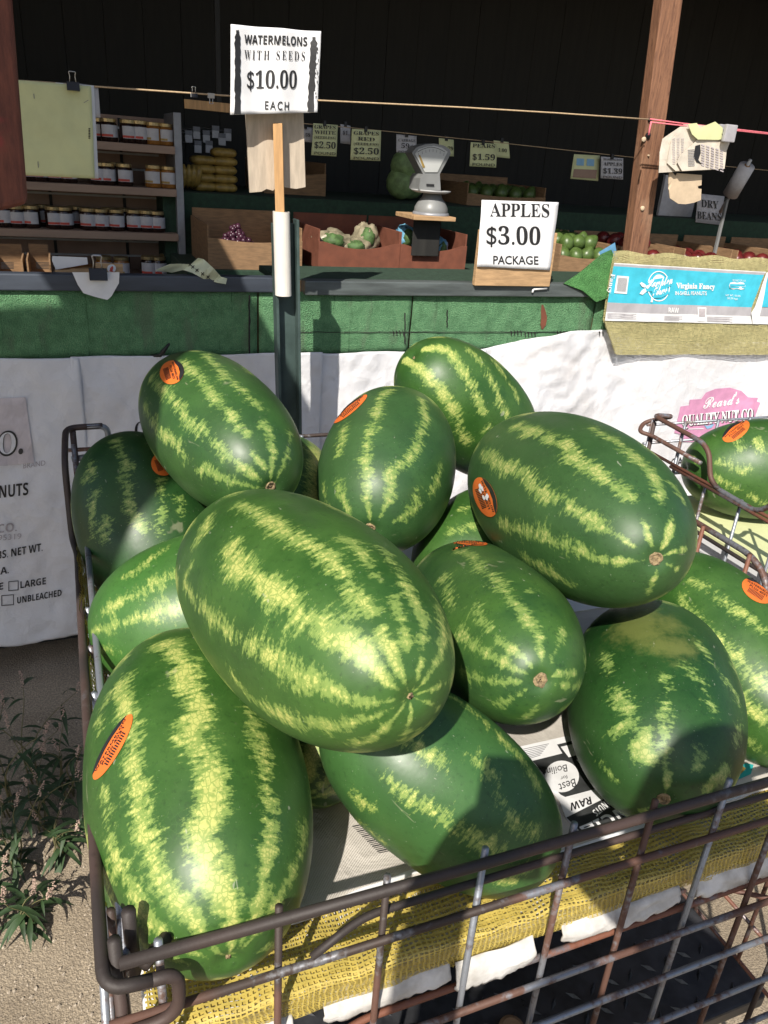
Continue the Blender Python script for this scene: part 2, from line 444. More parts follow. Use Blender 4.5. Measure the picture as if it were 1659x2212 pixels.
def quad_sheet(name, TL, TR, BR, BL, surf, mat, parent, nu=14, nv=14, thick=.0006, ragged=0., uvs=None):
    def fn(u, v):
        e = ragged*nz(u*9+TL[0], v*3, 1.7) if v > .97 else 0
        x = (TL[0]*(1-u)+TR[0]*u)*(1-v)+(BL[0]*(1-u)+BR[0]*u)*v
        y = (TL[1]*(1-u)+TR[1]*u)*(1-v)+(BL[1]*(1-u)+BR[1]*u)*v+e
        return surf(x, y)
    return sheet(name, fn, nu, nv, mat, parent, thick, uvs)

# ================================================================= THE SETTING
def big_sheet(name, a, b, z, mat, n=24):
    o = sheet(name, lambda u, v: Vector((a[0]+(b[0]-a[0])*u, a[1]+(b[1]-a[1])*v, z)), n, n, mat, None)
    return tag(o, kind='structure')
big_sheet('ground', (-60, -60), (60, 60), 0.0, M['ground'])

YW = 2.30                                     # plane of the counter front
stand = thing('produce_stand', 'dark open-fronted wooden produce stand behind the counter', 'stand', (1.2, 3.6, 0))
def boards(name, axis, fixed, a0, a1, z0, z1, pitch, mat, thick=.02):
    """wall of upright boards, each its own piece"""
    k = 0; x = a0
    while x < a1:
        wdt = min(pitch, a1-x)-.0012
        d = .0012*(k % 3)
        if axis == 'x': box(name, (x, fixed+d, z0), (x+wdt, fixed+d+thick, z1), mat, stand, .002)
        else: box(name, (fixed+d, x, z0), (fixed+d+thick, x+wdt, z1), mat, stand, .002)
        x += pitch; k += 1
boards('wall_board', 'x', 4.75, -1.6, 6.0, 0, 2.75, .19, M['dark_wood'])
boards('wall_board', 'y', -1.62, 2.45, 4.75, 0, 2.75, .19, M['dark_wood'])
boards('wall_board', 'y', 6.0, 2.45, 4.75, 0, 2.75, .19, M['dark_wood'])
box('wall_backing', (-1.65, 4.79, 0), (6.1, 4.82, 2.755), M['dark_wood'], stand)
box('wall_backing', (-1.68, 2.40, 0), (-1.645, 4.785, 2.755), M['dark_wood'], stand)
box('wall_backing', (6.045, 2.40, 0), (6.08, 4.785, 2.755), M['dark_wood'], stand)
box('roof', (-1.9, 1.88, 2.76), (6.3, 5.0, 2.82), M['dark_wood'], stand)
box('floor', (-1.6, 2.4, 0.004), (6.0, 4.74, .05), M['dark_wood'], stand)
for yy in (2.6, 3.2, 3.8, 4.4): box('rafter', (-1.6, yy, 2.64), (6.0, yy+.045, 2.755), M['dark_wood'], stand)

# shade awning strung from the eave over the left end (added out of view, outline shaped to cast the left-side shade)
aw = thing('shade_blocker', 'dark canvas awning stretched from the eave over the left end', 'awning', (-.7, 1.0, 2.4))
def awz(y): return 2.28+.22*(y-.3)
av, af = [], []
for (x, y) in ((-2.6, -.35), (-1.3, -.35), (-.82, -.08), (-.60, .12), (-.45, .40), (-.38, .70), (-.38, 2.13), (-.90, 2.13), (-.90, 1.10), (-2.6, 1.05)):
    av.append((x, y, awz(y)))
for (x, y, z) in list(av): av.append((x, y, z+.012))
n8 = 10
af = [tuple(reversed(range(n8))), tuple(range(n8, 2*n8))]+[(i, (i+1) % n8, n8+(i+1) % n8, n8+i) for i in range(n8)]
mesh('canvas', av, af, M['tarp'], aw)
box('blocker_pole', (-2.59, -.34, 0), (-2.53, -.28, awz(-.35)), M['post'], aw)  # poles added only to hold up the added shade sheet
box('blocker_pole', (-2.59, .95, 0), (-2.53, 1.01, awz(.92)), M['post'], aw)

# hanging red timber at the left edge
rp = thing('red_timber', 'worn red painted timber hanging at the left edge before the yellow paper', 'timber', (-.1, 1.6, 2.4))
pA, pB = PY(26, 20, 1.6), PY(60, 455, 1.6)
drp = (pB-pA); top = pA-drp*((2.58-pA.z)/(drp.z))*-1 if False else pA+drp*((2.55-pA.z)/drp.z)
offx = Vector((-.062, .03, 0))
v = []
for c in (top+offx, pB+offx+Vector((0, 0, .01))):
    for sx, sy in ((-.062, -.03), (.062, -.03), (.062, .04), (-.062, .04)): v.append(c+Vector((sx, sy, 0)))
v[4:] = [p+Vector((0, 0, dz)) for p, dz in zip(v[4:], (-.035, .0, .0, -.035))]
bevelled('timber', v, [(0, 1, 2, 3), (7, 6, 5, 4), (0, 4, 5, 1), (1, 5, 6, 2), (2, 6, 7, 3), (3, 7, 4, 0)], M['redwood'], rp, .012, 3)

# ---------------------------------------------------------------- counter
ctr = thing('produce_counter', 'counter with green turf front and dark slate edge below the signs', 'counter', (.8, 2.5, 0))
ZT, ZBm = 1.172, .985
def fascia(u, v):
    x = -1.3+u*3.6; z = ZT+.004-(ZT+.004-ZBm)*v
    return Vector((x, YW+.006*nz(x*3, z*4)+.004*nz(x*11, z*9, 3), z))
seams = [-1.3, -.45, .525, 1.02, 1.72, 2.3]
for i in range(5):
    x0, x1 = seams[i], seams[i+1]
    def pc(u, v, x0=x0, x1=x1):
        x = x0+(x1-x0-.006)*u; z = ZT-(ZT-ZBm)*v+(.006*nz(x*14, 5.) if v > .9 else 0)
        return Vector((x, YW+.005*nz(x*3, z*4)+.003*nz(x*13, z*11, 3), z))
    sheet('turf_piece', pc, 30, 8, M['turf'], ctr, .006)
box('backing_board', (-1.3, YW+.014, ZBm+.005), (2.3, YW+.035, ZT+.03), M['card_brown'], ctr)
xl = PY(590, 600, YW).x
box('edge_board', (-1.3, YW-.022, ZT), (xl, YW+.02, ZT+.043), M['edge_dark'], ctr, .004)
box('edge_strip', (xl+.09, YW-.028, ZT-.006), (PY(1290, 620, YW).x, YW+.02, ZT+.036), M['edge_grey'], ctr, .004)
box('counter_top', (xl+.03, YW+.0205, ZT+.012), (3.6, 2.62, ZT+.032), M['dark_green'], ctr)
for xx in (-1.2, .2, 1.6, 3.0): box('leg', (xx, 2.45, .0), (xx+.08, 2.53, ZT+.01), M['dark_wood'], ctr)
# old tack lines, tears and rust in the turf
S = surfY(YW, None, .010)
for px, y0, y1, hw, mt in ((537, 636, 770, 2.2, 'dark_wood'), (872, 655, 742, 1.6, 'dark_wood'), (963, 668, 706, 1.4, 'dark_wood')):
    stroke_px('tear', [(px+1.5*nz(i*.7, px), y0+(y1-y0)*i/12) for i in range(13)], [hw*(.5+.6*abs(nz(i*1.3, px*.1)))+.4 for i in range(13)], S, M[mt], ctr)
stroke_px('rust_patch', [(1168, 657), (1170, 670), (1172, 685), (1170, 700), (1168, 710)], [1.5, 5, 6.5, 6, 1.5], S, M['card_red'], ctr)
for cx, cy in ((846, 716), (1290, 716), (1100, 716), (1130, 719), (1200, 717), (1240, 714)):
    for q in range(4):
        x0 = cx+q*7+5*nz(q, cx); stroke_px('tear', [(x0, cy-8*abs(nz(q*2., cx))-4), (x0+1.5, cy), (x0+2, cy+9)], [.5, 1.4, .5], S, M['dark_wood'], ctr)
stroke_px('tack_line', [(640+i*22, 716+1.6*nz(i*.8, 4.)) for i in range(28)], .9, S, M['dark_wood'], ctr)

# ---------------------------------------------------------------- white sacks hung below the counter
def fold_fn(seed, amp=1., damp=False):
    def f(x, z):
        a = .018*nz(x*3.2+seed, z*1.4)+.014*nz(x*6+z*5, z*3.2-x*2.5, seed)+.007*nz(x*17-z*9, z*11+x*6, seed)+.003*nz(x*40, z*34, seed)
        if damp:
            k = max(0, min(1, (x-1.88)/.1))*max(0, min(1, (2.75-x)/.1))*max(0, min(1, (z-.42)/.08))
            a = a*(1-k)+k*(.014*nz(x*3.2+seed, z*1.4)+.006*nz(x*6+z*5, z*3.2-x*2.5, seed))
        return a*amp
    return f
def hung_sack(name, label, x0, x1, ztop, zbot, seed, amp=1., Y=YW-.018, slant=0.):
    fn = fold_fn(seed, amp, seed > 12)
    root = thing(name, label, 'sack', ((x0+x1)/2, Y, zbot))
    def g(u, v):
        x = x0+(x1-x0)*u
        zt = ztop(x) if callable(ztop) else ztop
        zb = zbot+.02*nz(x*5, seed)+.006*nz(x*30, seed)
        z = zt+(zb-zt)*v
        return Vector((x+slant*v, Y+fn(x, z)-.02*v, z))
    sheet('cloth', g, 110, 100, M['sack'], root, .0012)
    return root, fn
def surf_sack(fn, Y=YW-.018, off=.0035, zt=.99, zb=.09):
    def s(px, py):
        p = PY(px, py, Y-.01)
        p = PY(px, py, Y+fn(p.x, p.z)-.02*(zt-p.z)/(zt-zb)-off); return p
    return s
seamx = PY(160, 770, YW).x
skA, fA = hung_sack('hung_sack', 'white woven nut sack with black lettering hung left of the cart', -1.0, seamx+.012, .992, .10, 1.3, .8)
skB, fB = hung_sack('hung_sack', 'plain white sack behind the green post', seamx-.01, PY(650, 800, YW).x+.06, .995, .09, 4.1, .7, YW-.022)
skC, fC = hung_sack('hung_sack', 'white sack hung behind the middle melons', PY(650, 800, YW).x+.05, 1.30, lambda x: .99+.01*nz(x*6), .08, 7.7, .8, YW-.018)
ztR = lambda x: .985+max(0, min(1, (x-1.26)/.35))*.065-max(0, min(1, (x-1.78)/.2))*.05
skD, fD = hung_sack('hung_sack', 'bright white sack with pink nut company emblem at the right', 1.27, 3.0, ztR, .08, 12.9, 1.5, YW-.026)
Sa = surf_sack(fA)
def tx(s, x0, y0, x1, y1, h, mt='ink', **k): return text_px(s, (x0, y0), (x1, y1), (0, -h), Sa, M[mt], skA, **k)
poly_px('printed_patch', [(-40, 862), (55, 858), (74, 1000), (-40, 1010)], surf_sack(fA, off=.0055), mat_plain('faded_brown_print', (.55, .50, .52), .75, .12, 20), skA, 9)
text_px('O.', (-6, 985), (50, 978), (0, -52), surf_sack(fA, off=.0078), M['ink'], skA, style='serif', fat=.03)
text_px('O', (-3, 982), (34, 978), (0, -46), surf_sack(fA, off=.0092), M['sack'], skA, style='serif')
tx('BRAND', 50, 1012, 98, 1005, 11, 'ink_faint')
tx('NUTS', -2, 1076, 61, 1069, 27, style='sansb')
tx('CO.', -5, 1152, 36, 1147, 19, 'ink_faint', style='sansb')
tx('95319', -4, 1168, 46, 1164, 12, 'ink_faint')
tx('BS. NET WT.', -6, 1208, 92, 1190, 17, style='sansb')
tx('.A.', -3, 1242, 19, 1238, 15, style='sansb')
tx('E', -3, 1275, 7, 1273, 15, style='sansb')
tx('LARGE', 44, 1271, 99, 1262, 15, style='sansb')
tx('UNBLEACHED', 37, 1304, 133, 1287, 14, style='sansb')
for x0, y0, x1, y1 in ((18, 1256, 40, 1277), (3, 1286, 30, 1309)):
    t = 1.6; d = -2
    quads_px('check_box', [[(x0, y0), (x1, y0+d), (x1, y0+d+t), (x0, y0+t)], [(x0, y1-t), (x1, y1+d-t), (x1, y1+d), (x0, y1)],
                           [(x0, y0), (x0+t, y0), (x0+t, y1), (x0, y1)], [(x1-t, y0+d), (x1, y0+d), (x1, y1+d), (x1-t, y1+d)]], Sa, M['ink'], skA)
text_px('C', (291, 948), (312, 946), (0, -36), surf_sack(fB, YW-.022), M['ink'], skB, style='serif')
# emblem on the right sack
def z7(l): return [((2300+.4522*x)/1.8228, (1300+.4522*y)/1.8228) for x, y in l]
Sd = surf_sack(fD, YW-.026, .005, 1.0, .08)
Sd2 = surf_sack(fD, YW-.026, .0075, 1.0, .08); Sd3 = surf_sack(fD, YW-.026, .0095, 1.0, .08)
poly_px('emblem', z7([(840, 665), (915, 655), (920, 605), (1020, 600), (1060, 545), (1140, 512), (1270, 500), (1370, 530), (1430, 585), (1515, 590), (1505, 622), (1535, 632), (1495, 730), (1475, 830), (1500, 960), (1000, 975), (830, 972), (835, 905), (785, 895), (805, 820)]), Sd, M['pink'], skD, 10)
a, b = z7([(858, 842), (1478, 782)]); text_px('QUALITY NUT CO', a, b, (1, -24), Sd2, M['ink'], skD, style='serif', fat=.01)
a, b = z7([(850, 836), (1470, 776)]); text_px('QUALITY NUT CO', a, b, (1, -24), Sd3, M['white_ink'], skD, style='serif', fat=.01)
a, b = z7([(1035, 685), (1350, 640)]); text_px("Beard's", a, b, (4, -27), Sd2, M['white_ink'], skD, style='script', fat=.012)
poly_px('ribbon', z7([(1045, 825), (1075, 835), (1110, 822), (1135, 818), (1110, 850), (1070, 860)]), Sd2, M['blue_ink'], skD)
stroke_px('printed_line', z7([(905, 862), (1040, 858)]), .8, Sd2, M['white_ink'], skD)
a, b = z7([(758, 1187), (872, 1176)]); text_px('CALIF', a, (b[0]+22, b[1]-4), (0, -17), Sd2, M['ink'], skD)
Sc_ = surf_sack(fC)
text_px('CO', (1278, 917), (1300, 921), (0, -9), Sd2, M['ink_grey'], skD)

bk = thing('bent_bracket', 'small bent black bracket at the foot of the turf above the upper left melon', 'bracket', PY(350, 768, YW-.03))
tube('strap', [PY(326, 769, YW-.028), PY(346, 767, YW-.034), PY(352, 760, YW-.04), PY(366, 742, YW-.05)], [.004, .006, .007, .003], M['black_metal'], bk, 6)

# ================================================================= SIGNS
# --- green post with pipe, stick and watermelon sign
YP = 2.03
p1, p2 = PY(612, 482, YP), PY(621, 900, YP)
dn = p2-p1; foot = p1+dn*((0-p1.z)/dn.z)
gp = thing('steel_post', 'dark green steel channel post behind the melons holding the white pipe', 'post', foot)
wd = (PY(637, 482, YP)-PY(588, 482, YP)).length*.5
beam('web', foot, p1, wd*2*.98, .006, M['green_steel'], gp, .001)
for s in (-1, 1):
    o_ = Vector((s*wd*.96, -.016, 0)); beam('flange', foot+o_, p1+o_+Vector((0, 0, .012 if s > 0 else 0)), .007, .038, M['green_steel'], gp, .001)
pv = thing('pvc_pipe', 'white plastic pipe fixed upright to the green post', 'pipe', PY(612, 640, YP-.035))
ra = (PY(625, 470, YP-.035)-PY(590, 470, YP-.035)).length*.5*1.02
a, b = PY(607.5, 457, YP-.035), PY(612, 638, YP-.035)
vv, ff = [], []
for (r, t) in ((ra, 1), (ra, .0), (ra*.86, .0), (ra*.86, .3)):
    c = a+(b-a)*t
    for k in range(24):
        an = 2*PI*k/24; vv.append(c+Vector((math.cos(an)*r, math.sin(an)*r, 0)))
for i in range(3):
    for k in range(24): ff.append((i*24+k, i*24+(k+1) % 24, (i+1)*24+(k+1) % 24, (i+1)*24+k))
ff.append(tuple(range(24)))
mesh('pipe_wall', vv, ff, M['pvc'], pv, smooth=False)
st = thing('sign_stick', 'pine stick standing in the white pipe behind the watermelon sign', 'stick', PY(606, 480, YP-.035))
beam('stick', PY(597+3, 266, YP-.035), PY(605.5, 475, YP-.035), .022, .030, M['pine'], st, .0015, .28)
pb = thing('sign_board', 'weathered plywood board nailed behind the pine stick', 'board', PY(595, 415, YP-.01))
Sb = surfY(YP-.014)
bo = [(530, 225), (655, 225), (660, 404), (640, 408), (618, 405), (600, 400), (590, 412), (576, 408), (565, 414), (540, 416)]
front = [Sb(*p) for p in bo]; back = [p+Vector((0, .008, 0)) for p in front]; n_ = len(bo)
mesh('board', front+back, [tuple(reversed(range(n_))), tuple(range(n_, 2*n_))]+[(i, (i+1) % n_, n_+(i+1) % n_, n_+i) for i in range(n_)], M['plywood'], pb)
wm = thing('price_sign', 'white paper sign reading watermelons with seeds $10.00 each', 'sign', PY(590, 245, YP-.06))
def wmf(x, z): return .006*math.sin(x*60)+.006*nz(x*14, z*9)-.012*((x-.5)/.1)**2*.2
YS = YP-.062
def Sw(off): return surfY(YS, wmf, off)
quad_sheet('paper', (497, 53), (692, 68), (684, 243), (496, 248), Sw(0), M['paper'], wm, 22, 22, .0006)
rnd = random.Random(3)
def marker(x0, y0, x1, y1, hw):
    pts, ws = [], []
    for i in range(26):
        t = i/25; pts.append((x0+(x1-x0)*t+rnd.uniform(-.7, .7), y0+(y1-y0)*t)); ws.append(hw*(1+.16*rnd.uniform(-1, 1)) if i > 1 else hw*.5)
    stroke_px('marker_bar', pts, ws, Sw(.0022), M['ink'], wm)
marker(512, 66, 511, 247, 6.6); marker(677, 80, 670, 242, 6.2)
for i in range(26):
    x = 681+rnd.uniform(-2, 5); y = 100+rnd.uniform(0, 125); stroke_px('marker_fleck', [(x, y), (x+rnd.uniform(-1, 1), y+rnd.uniform(2, 7))], rnd.uniform(.3, .8), Sw(.0022), M['ink'], wm)
def ws(s, x0, y0, x1, y1, h, **k): text_px(s, (x0, y0), (x1, y1), (.6, -h), Sw(.0026), M['ink'], wm, **k)
ws('WATERMELONS', 527, 94, 664, 99, 19.5, style='sansb', fat=.006)
ws('WITH SEEDS', 527, 128, 659, 131, 20, style='serif', space=1.5, fat=-.004)
ws('$10.00', 533, 190, 641, 191, 39, style='serif')
ws('EACH', 572, 236, 623, 238, 18, space=1.35, fat=.012)
# --- apples sign
ap = thing('price_sign', 'white paper sign reading apples $3.00 package on the counter', 'sign', PY(1110, 612, YW-.04))
Yap = YW-.05
def apf(x, z): return .004*nz(x*20, z*14)
def Sp(off): return surfY(Yap, apf, off)
quad_sheet('paper', (1041, 432), (1207, 437), (1188, 584), (1030, 576), Sp(0), M['paper'], ap, 18, 18, .0006)
def as_(s, x0, y0, x1, y1, h, **k): text_px(s, (x0, y0), (x1, y1), (0, -h), Sp(.002), M['ink'], ap, **k)
as_('APPLES', 1058, 467, 1186, 469, 29, style='serif')
as_('$3.00', 1050, 527, 1167, 529, 40, style='serif')
as_('PACKAGE', 1065, 570, 1162, 571, 18, fat=.014)
ab = thing('wood_block', 'pine board standing under the apples sign', 'board', PY(1110, 614, YW-.03))
c0, c1 = PY(1030, 570, Yap+.008), PY(1187, 616, Yap+.008)
box('block', (c0.x, Yap+.006, ZT+.03), (c1.x, Yap+.026, PY(1110, 500, Yap).z), M['pine_flat'], ab, .002)
hk = thing('white_hook', 'bent white wire hook on the grey counter edge', 'hook', PY(1165, 626, YW-.03))
tube('hook_wire', fillet([PY(1150, 632, YW-.034), PY(1152, 625, YW-.034), PY(1181, 623, YW-.034)], .01), .0035, M['white_ink'], hk)

# --- cord, clips, papers at the left
YC = 2.33
cord = thing('clothes_line', 'tan cord stretched across the front of the stand', 'cord', PY(800, 221, YC))
tube('cord', [PY(-60, 168, YC), PY(100, 178, YC), PY(200, 186.5, YC), PY(495, 207, YC), PY(690, 217, YC), PY(1000, 232, YC), PY(1200, 244, YC), PY(1404, 258, YC)], .0022, M['string'], cord, 6)
pc_ = thing('pink_cord', 'doubled pink cord tied from the wooden post to the right', 'cord', PY(1500, 270, YC))
for dy, x0 in ((0, 1404), (7, 1407)):
    tube('strand', [PY(x0, 257+dy, YC-.05), PY(1470, 266+dy*.7, YC-.05), PY(1560, 276+dy*.4, YC-.04), PY(1720, 294+dy*.3, YC-.04)], .0022, M['pink_string'], pc_, 6)
tube('strand', [PY(1407, 262, YC-.06), PY(1403, 280, YC-.06), PY(1401, 292, YC-.06)], .003, M['pink_string'], pc_, 6)
def binder_clip(x, y, Y, s, mat, label, flip=1):
    """spring clip: folded steel wedge and two wire loops"""
    c = PY(x, y, Y); r = thing('binder_clip', label, 'clip', c)
    h = .016*s; wv = .012*s
    v = [c+Vector((sx*wv, sy*h*.45, -flip*h*.5)) for sx in (-1, 1) for sy in (-1, 1)]+[c+Vector((sx*wv, sy*h*.1, flip*h*.5)) for sx in (-1, 1) for sy in (-1, 1)]
    bevelled('spring_body', v, [(0, 1, 3, 2), (4, 6, 7, 5), (0, 2, 6, 4), (1, 5, 7, 3), (0, 4, 5, 1), (2, 3, 7, 6)], mat, r, .001)
    for sy in (-1, 1):
        k = c+Vector((0, sy*h*.12, flip*h*.42)); q = [k+Vector((-wv*.5, 0, 0)), k+Vector((-wv*.38, 0, flip*h*.7)), k+Vector((-wv*.6, sy*h*.1, flip*h*1.15)), k+Vector((wv*.6, sy*h*.1, flip*h*1.15)), k+Vector((wv*.38, 0, flip*h*.7)), k+Vector((wv*.5, 0, 0))]
        tube('wire_loop', fillet(q, .008*s), .0009*s, M['chrome'], r, 6)
    return r
yp_ = thing('hanging_paper', 'yellow paper clipped to the cord beside the red timber', 'paper', PY(120, 385, YC))
def ypf(x, z): return .006*nz(x*9, z*7)+.003*nz(x*25, z*25, 2.)
quad_sheet('sheet_face', (-20, 168), (197, 186), (205, 386), (20, 377), surfY(YC-.012, ypf), M['paper_yellow'], yp_, 22, 22)
quad_sheet('sheet_behind', (120, 178), (203, 185), (213, 386), (120, 381), surfY(YC-.004, ypf), M['paper'], yp_, 10, 12)
quad_sheet('card_behind', (150, 178), (212, 186), (217, 254), (150, 250), surfY(YC+.004), M['jar_label'], yp_, 4, 6)
Sy = surfY(YC-.012, ypf, .002)
for (x, y, l) in ((73, 206, 7), (82, 353, 9)): stroke_px('print_mark', [(x, y-l*.5), (x+1, y+l)], .8, Sy, M['ink_grey'], yp_)
for i in range(7): stroke_px('print_mark', [(191, 278+i*3.4), (195, 278+i*3.4)], 1.1, Sy, M['ink'], yp_)
stroke_px('print_mark', [(181, 222), (191, 216)], .6, Sy, M['ink_grey'], yp_)
binder_clip(158, 186, YC-.02, 1.25, M['black_metal'], 'large black binder clip on the yellow paper')
binder_clip(419, 205, YC, .75, M['black_metal'], 'small black binder clip on the cord, left of the white clip')
binder_clip(456, 207, YC, .75, M['white_metal'], 'small white binder clip on the cord beside the watermelon sign', -1)

# --- papers on the left counter edge
hp = thing('draped_paper', 'white paper flap clipped over the dark counter edge', 'paper', PY(210, 645, YW-.03))
Sf = surfY(YW-.028, lambda x, z: .006*nz(x*12, z*12))
poly_px('flap', [(156, 588), (258, 588), (257, 612), (241, 640), (232, 648), (205, 641), (180, 633), (168, 615)], Sf, M['paper'], hp, 2)
hp.children[0].modifiers.new('solid', 'SOLIDIFY').thickness = .001
binder_clip(212, 592, YW-.035, 1.9, M['black_metal'], 'black binder clip on the draped white flap')
fp = thing('folded_paper', 'crumpled pale green paper with a row of black crosses on the counter edge', 'paper', PY(420, 600, YW))
def fold(px, py):
    t = (px-335)/155; return PY(px, py, YW+.03-.075*max(0, min(1, t))+.012*math.sin(py*.12+px*.05))
poly_px('paper', [(335, 583), (368, 570), (372, 578), (412, 571), (428, 557), (440, 560), (462, 580), (478, 598), (491, 602), (488, 614), (470, 611), (440, 602), (416, 590), (395, 583), (372, 588)], fold, M['paper_green'], fp, 2)
fp.children[0].modifiers.new('solid', 'SOLIDIFY').thickness = .0015
def foldo(px, py): return fold(px, py)+Vector((0, -.004, .001))
for i, (x, y) in enumerate(((410, 572), (416, 577), (425, 584), (437, 592), (449, 599))):
    for s in (-1, 1): stroke_px('printed_cross', [(x-3.2, y-3.2*s), (x+3.2, y+3.2*s)], .9, foldo, M['ink'], fp)
wc = thing('white_card', 'white card leaning on cartons behind the left counter edge', 'card', PY(150, 585, YW+.06))
Sk = surfY(YW+.06)
poly_px('card', [(113, 553), (188, 556), (191, 580), (120, 582), (112, 562)], Sk, M['paper'], wc, 1); wc.children[0].modifiers.new('solid', 'SOLIDIFY').thickness = .001
cf = thing('cardboard_flap', 'orange-brown cardboard flap with a round red bird mark', 'cardboard', PY(235, 588, YW+.05))
Sk2 = surfY(YW+.045)
poly_px('flap', [(118, 583), (190, 581), (206, 585), (206, 568), (265, 570), (266, 590), (118, 590)], Sk2, M['pine_flat'], cf, 0)
poly_px('round_mark', [(241+9.5*math.cos(k*PI/10), 580+9*math.sin(k*PI/10)) for k in range(20)], surfY(YW+.042), M['paper'], cf)
poly_px('bird_mark', [(236, 586), (238, 579), (243, 574), (245, 578), (243, 585), (247, 588), (240, 587)], surfY(YW+.041), M['jar_red'], cf)

# --- wooden post right of the apples sign
YT = 2.42
wp = thing('wooden_post', 'weathered brown wooden post rising behind the peanut sack', 'post', PY(1365, 600, YT))
a, b = PY(1443, 0, YT), PY(1371, 548, YT); d_ = b-a
ptop = a+d_*((2.70-a.z)/d_.z); pbot = a+d_*((ZT+.034-a.z)/d_.z)
beam('post', pbot, ptop, (PY(1467, 60, YT)-PY(1412, 60, YT)).length*.80, .045, M['post'], wp, .004)
for (x, y, r, mt) in ((1404, 259, .007, 'black_metal'), (1400, 293, .010, 'black_metal'), (1391, 301, .008, 'card_tan'), (1388, 450, .008, 'card_tan'), (1401, 336, .003, 'card_tan')):
    c = PY(x, y, YT-.026); v, f = lathe_vf([(r*.6, -.006), (r, -.003), (r, .002), (r*.5, .004)], 10)
    mesh('nail', [c+Vector((p[0], -p[2], p[1])) for p in v], f, M[mt], wp)

# --- newspaper bundle pegged to the pink cord
nb_ = thing('newspaper_bundle', 'folded newspaper pages pegged to the pink cord right of the wooden post', 'newspaper', PY(1490, 372, YC-.06))
def npf(k):
    def f(x, z): return -.008*k+.006*nz(x*11, z*9, k)
    return f
Sn = [surfY(YC-.05, npf(k)) for k in range(6)]
def page(pts, k, mt='newsprint'):
    o = poly_px('page', pts, Sn[k], M[mt], nb_, 2); o.modifiers.new('solid', 'SOLIDIFY').thickness = .0012; return o
page([(1432, 300), (1478, 268), (1570, 274), (1578, 300), (1552, 366), (1421, 373), (1424, 330)], 0)
page([(1447, 300), (1480, 275), (1560, 280), (1560, 362), (1455, 369), (1437, 352)], 1)
page([(1455, 350), (1462, 335), (1490, 312), (1500, 300), (1565, 305), (1556, 364), (1466, 369)], 2)
Sq = surfY(YC-.05, npf(2), .003)
for i in range(5):
    for j in range(9): stroke_px('print_column', [(1506+i*10, 312+j*5.4+i*3), (1513+i*10, 315+j*5.4+i*3)], 1.3, Sq, M['ink_faint'], nb_)
for j in range(11): stroke_px('print_column', [(1478, 324+j*3.4), (1492, 323+j*3.4)], .6, Sq, M['ink_grey'], nb_)
for j in range(16):
    for i in range(3): stroke_px('print_column', [(1448+i*9, 300+j*3.6), (1454+i*9, 299+j*3.6)], .5, surfY(YC-.05, npf(1), .003), M['ink_faint'], nb_)
poly_px('print_picture', [(1494, 315), (1504, 312), (1505, 330), (1500, 345), (1508, 355), (1496, 350), (1490, 338)], Sq, M['ink'], nb_)
page([(1475, 268), (1494, 266), (1499, 277), (1512, 271), (1532, 263), (1549, 276), (1549, 300), (1540, 302), (1496, 301), (1484, 290)], 3, 'paper_yellow')
cbp = thing('cardboard_tag', 'torn tan cardboard tag hanging below the newspaper pages', 'cardboard', PY(1480, 440, YC-.03))
o = poly_px('tag', [(1446, 366), (1458, 380), (1462, 374), (1515, 378), (1514, 400), (1506, 402), (1507, 407), (1514, 408), (1513, 432), (1497, 438), (1480, 441), (1464, 440), (1446, 428), (1444, 411), (1450, 407), (1476, 407), (1450, 404), (1443, 398), (1443, 384)], surfY(YC-.035), M['card_tan'], cbp, 1)
o.modifiers.new('solid', 'SOLIDIFY').thickness = .003
pg = thing('clothes_peg', 'grey plastic peg clamped on the pink cord', 'peg', PY(1570, 290, YC-.06))
a, b = PY(1562, 268, YC-.075), PY(1578, 308, YC-.075)
box('jaw', (a.x, YC-.095, b.z), (b.x-.002, YC-.082, a.z), M['grey_plastic'], pg, .003); box('jaw', (a.x-.004, YC-.07, b.z+.012), (b.x-.006, YC-.058, a.z), M['grey_plastic'], pg, .003)
box('spring', (a.x+.002, YC-.083, (a.z+b.z)/2-.003), (b.x-.003, YC-.069, (a.z+b.z)/2+.003), M['chrome'], pg, .001)

# --- turf scrap, blue tarp corner and printed peanut sack at the right
tf = thing('turf_flap', 'bright green turf flap folded over the counter end by the peanut sack', 'turf', PY(1270, 600, YW))
o = poly_px('turf', [(1216, 613), (1250, 590), (1300, 548), (1318, 540), (1335, 575), (1322, 602), (1316, 640), (1286, 652), (1256, 628)], lambda x, y: PY(x, y, YW-.04+.05*max(0, min(1, (640-y)/100))), M['turf_bright'], tf, 3)
o.modifiers.new('solid', 'SOLIDIFY').thickness = .006
bt = thing('blue_tarp', 'small blue tarp corner behind the turf flap', 'tarp', PY(1322, 570, YW))
o = poly_px('tarp', [(1293, 545), (1328, 524), (1334, 560), (1322, 574), (1305, 566)], surfY(YW+.012), M['blue_tarp'], bt, 1); o.modifiers.new('solid', 'SOLIDIFY').thickness = .001
ps = thing('peanut_sack', 'yellow mesh peanut sack with cyan label hung over the right counter', 'sack', PY(1500, 700, YW-.05))
def q4(l): return [((2350+.4063*x)/1.8228, (950+.4063*y)/1.8228) for x, y in l]
def Q(x, y): return q4([(x, y)])[0]
def skf(x, z): return .008*nz(x*5, z*6, 3.)+.004*nz(x*16, z*14, 8.)
def Sk_(off): return surfY(YW-.055, skf, off)
def xl_(y): return 180-(y-95)*.155 if y < 770 else 75+(y-770)*.34      # left edge of the sack in crop units
def sackfn(u, v):
    y0 = 100+1000*v+u*90*(1-v); x = xl_(100+1000*v)*(1-u)+1900*u
    return Sk_(0)(*Q(x, y0-(14*math.sin(u*25) if v < .05 else 0)))
sheet('netting', sackfn, 40, 30, M['net_fine'], ps, 0, (.95, .42))
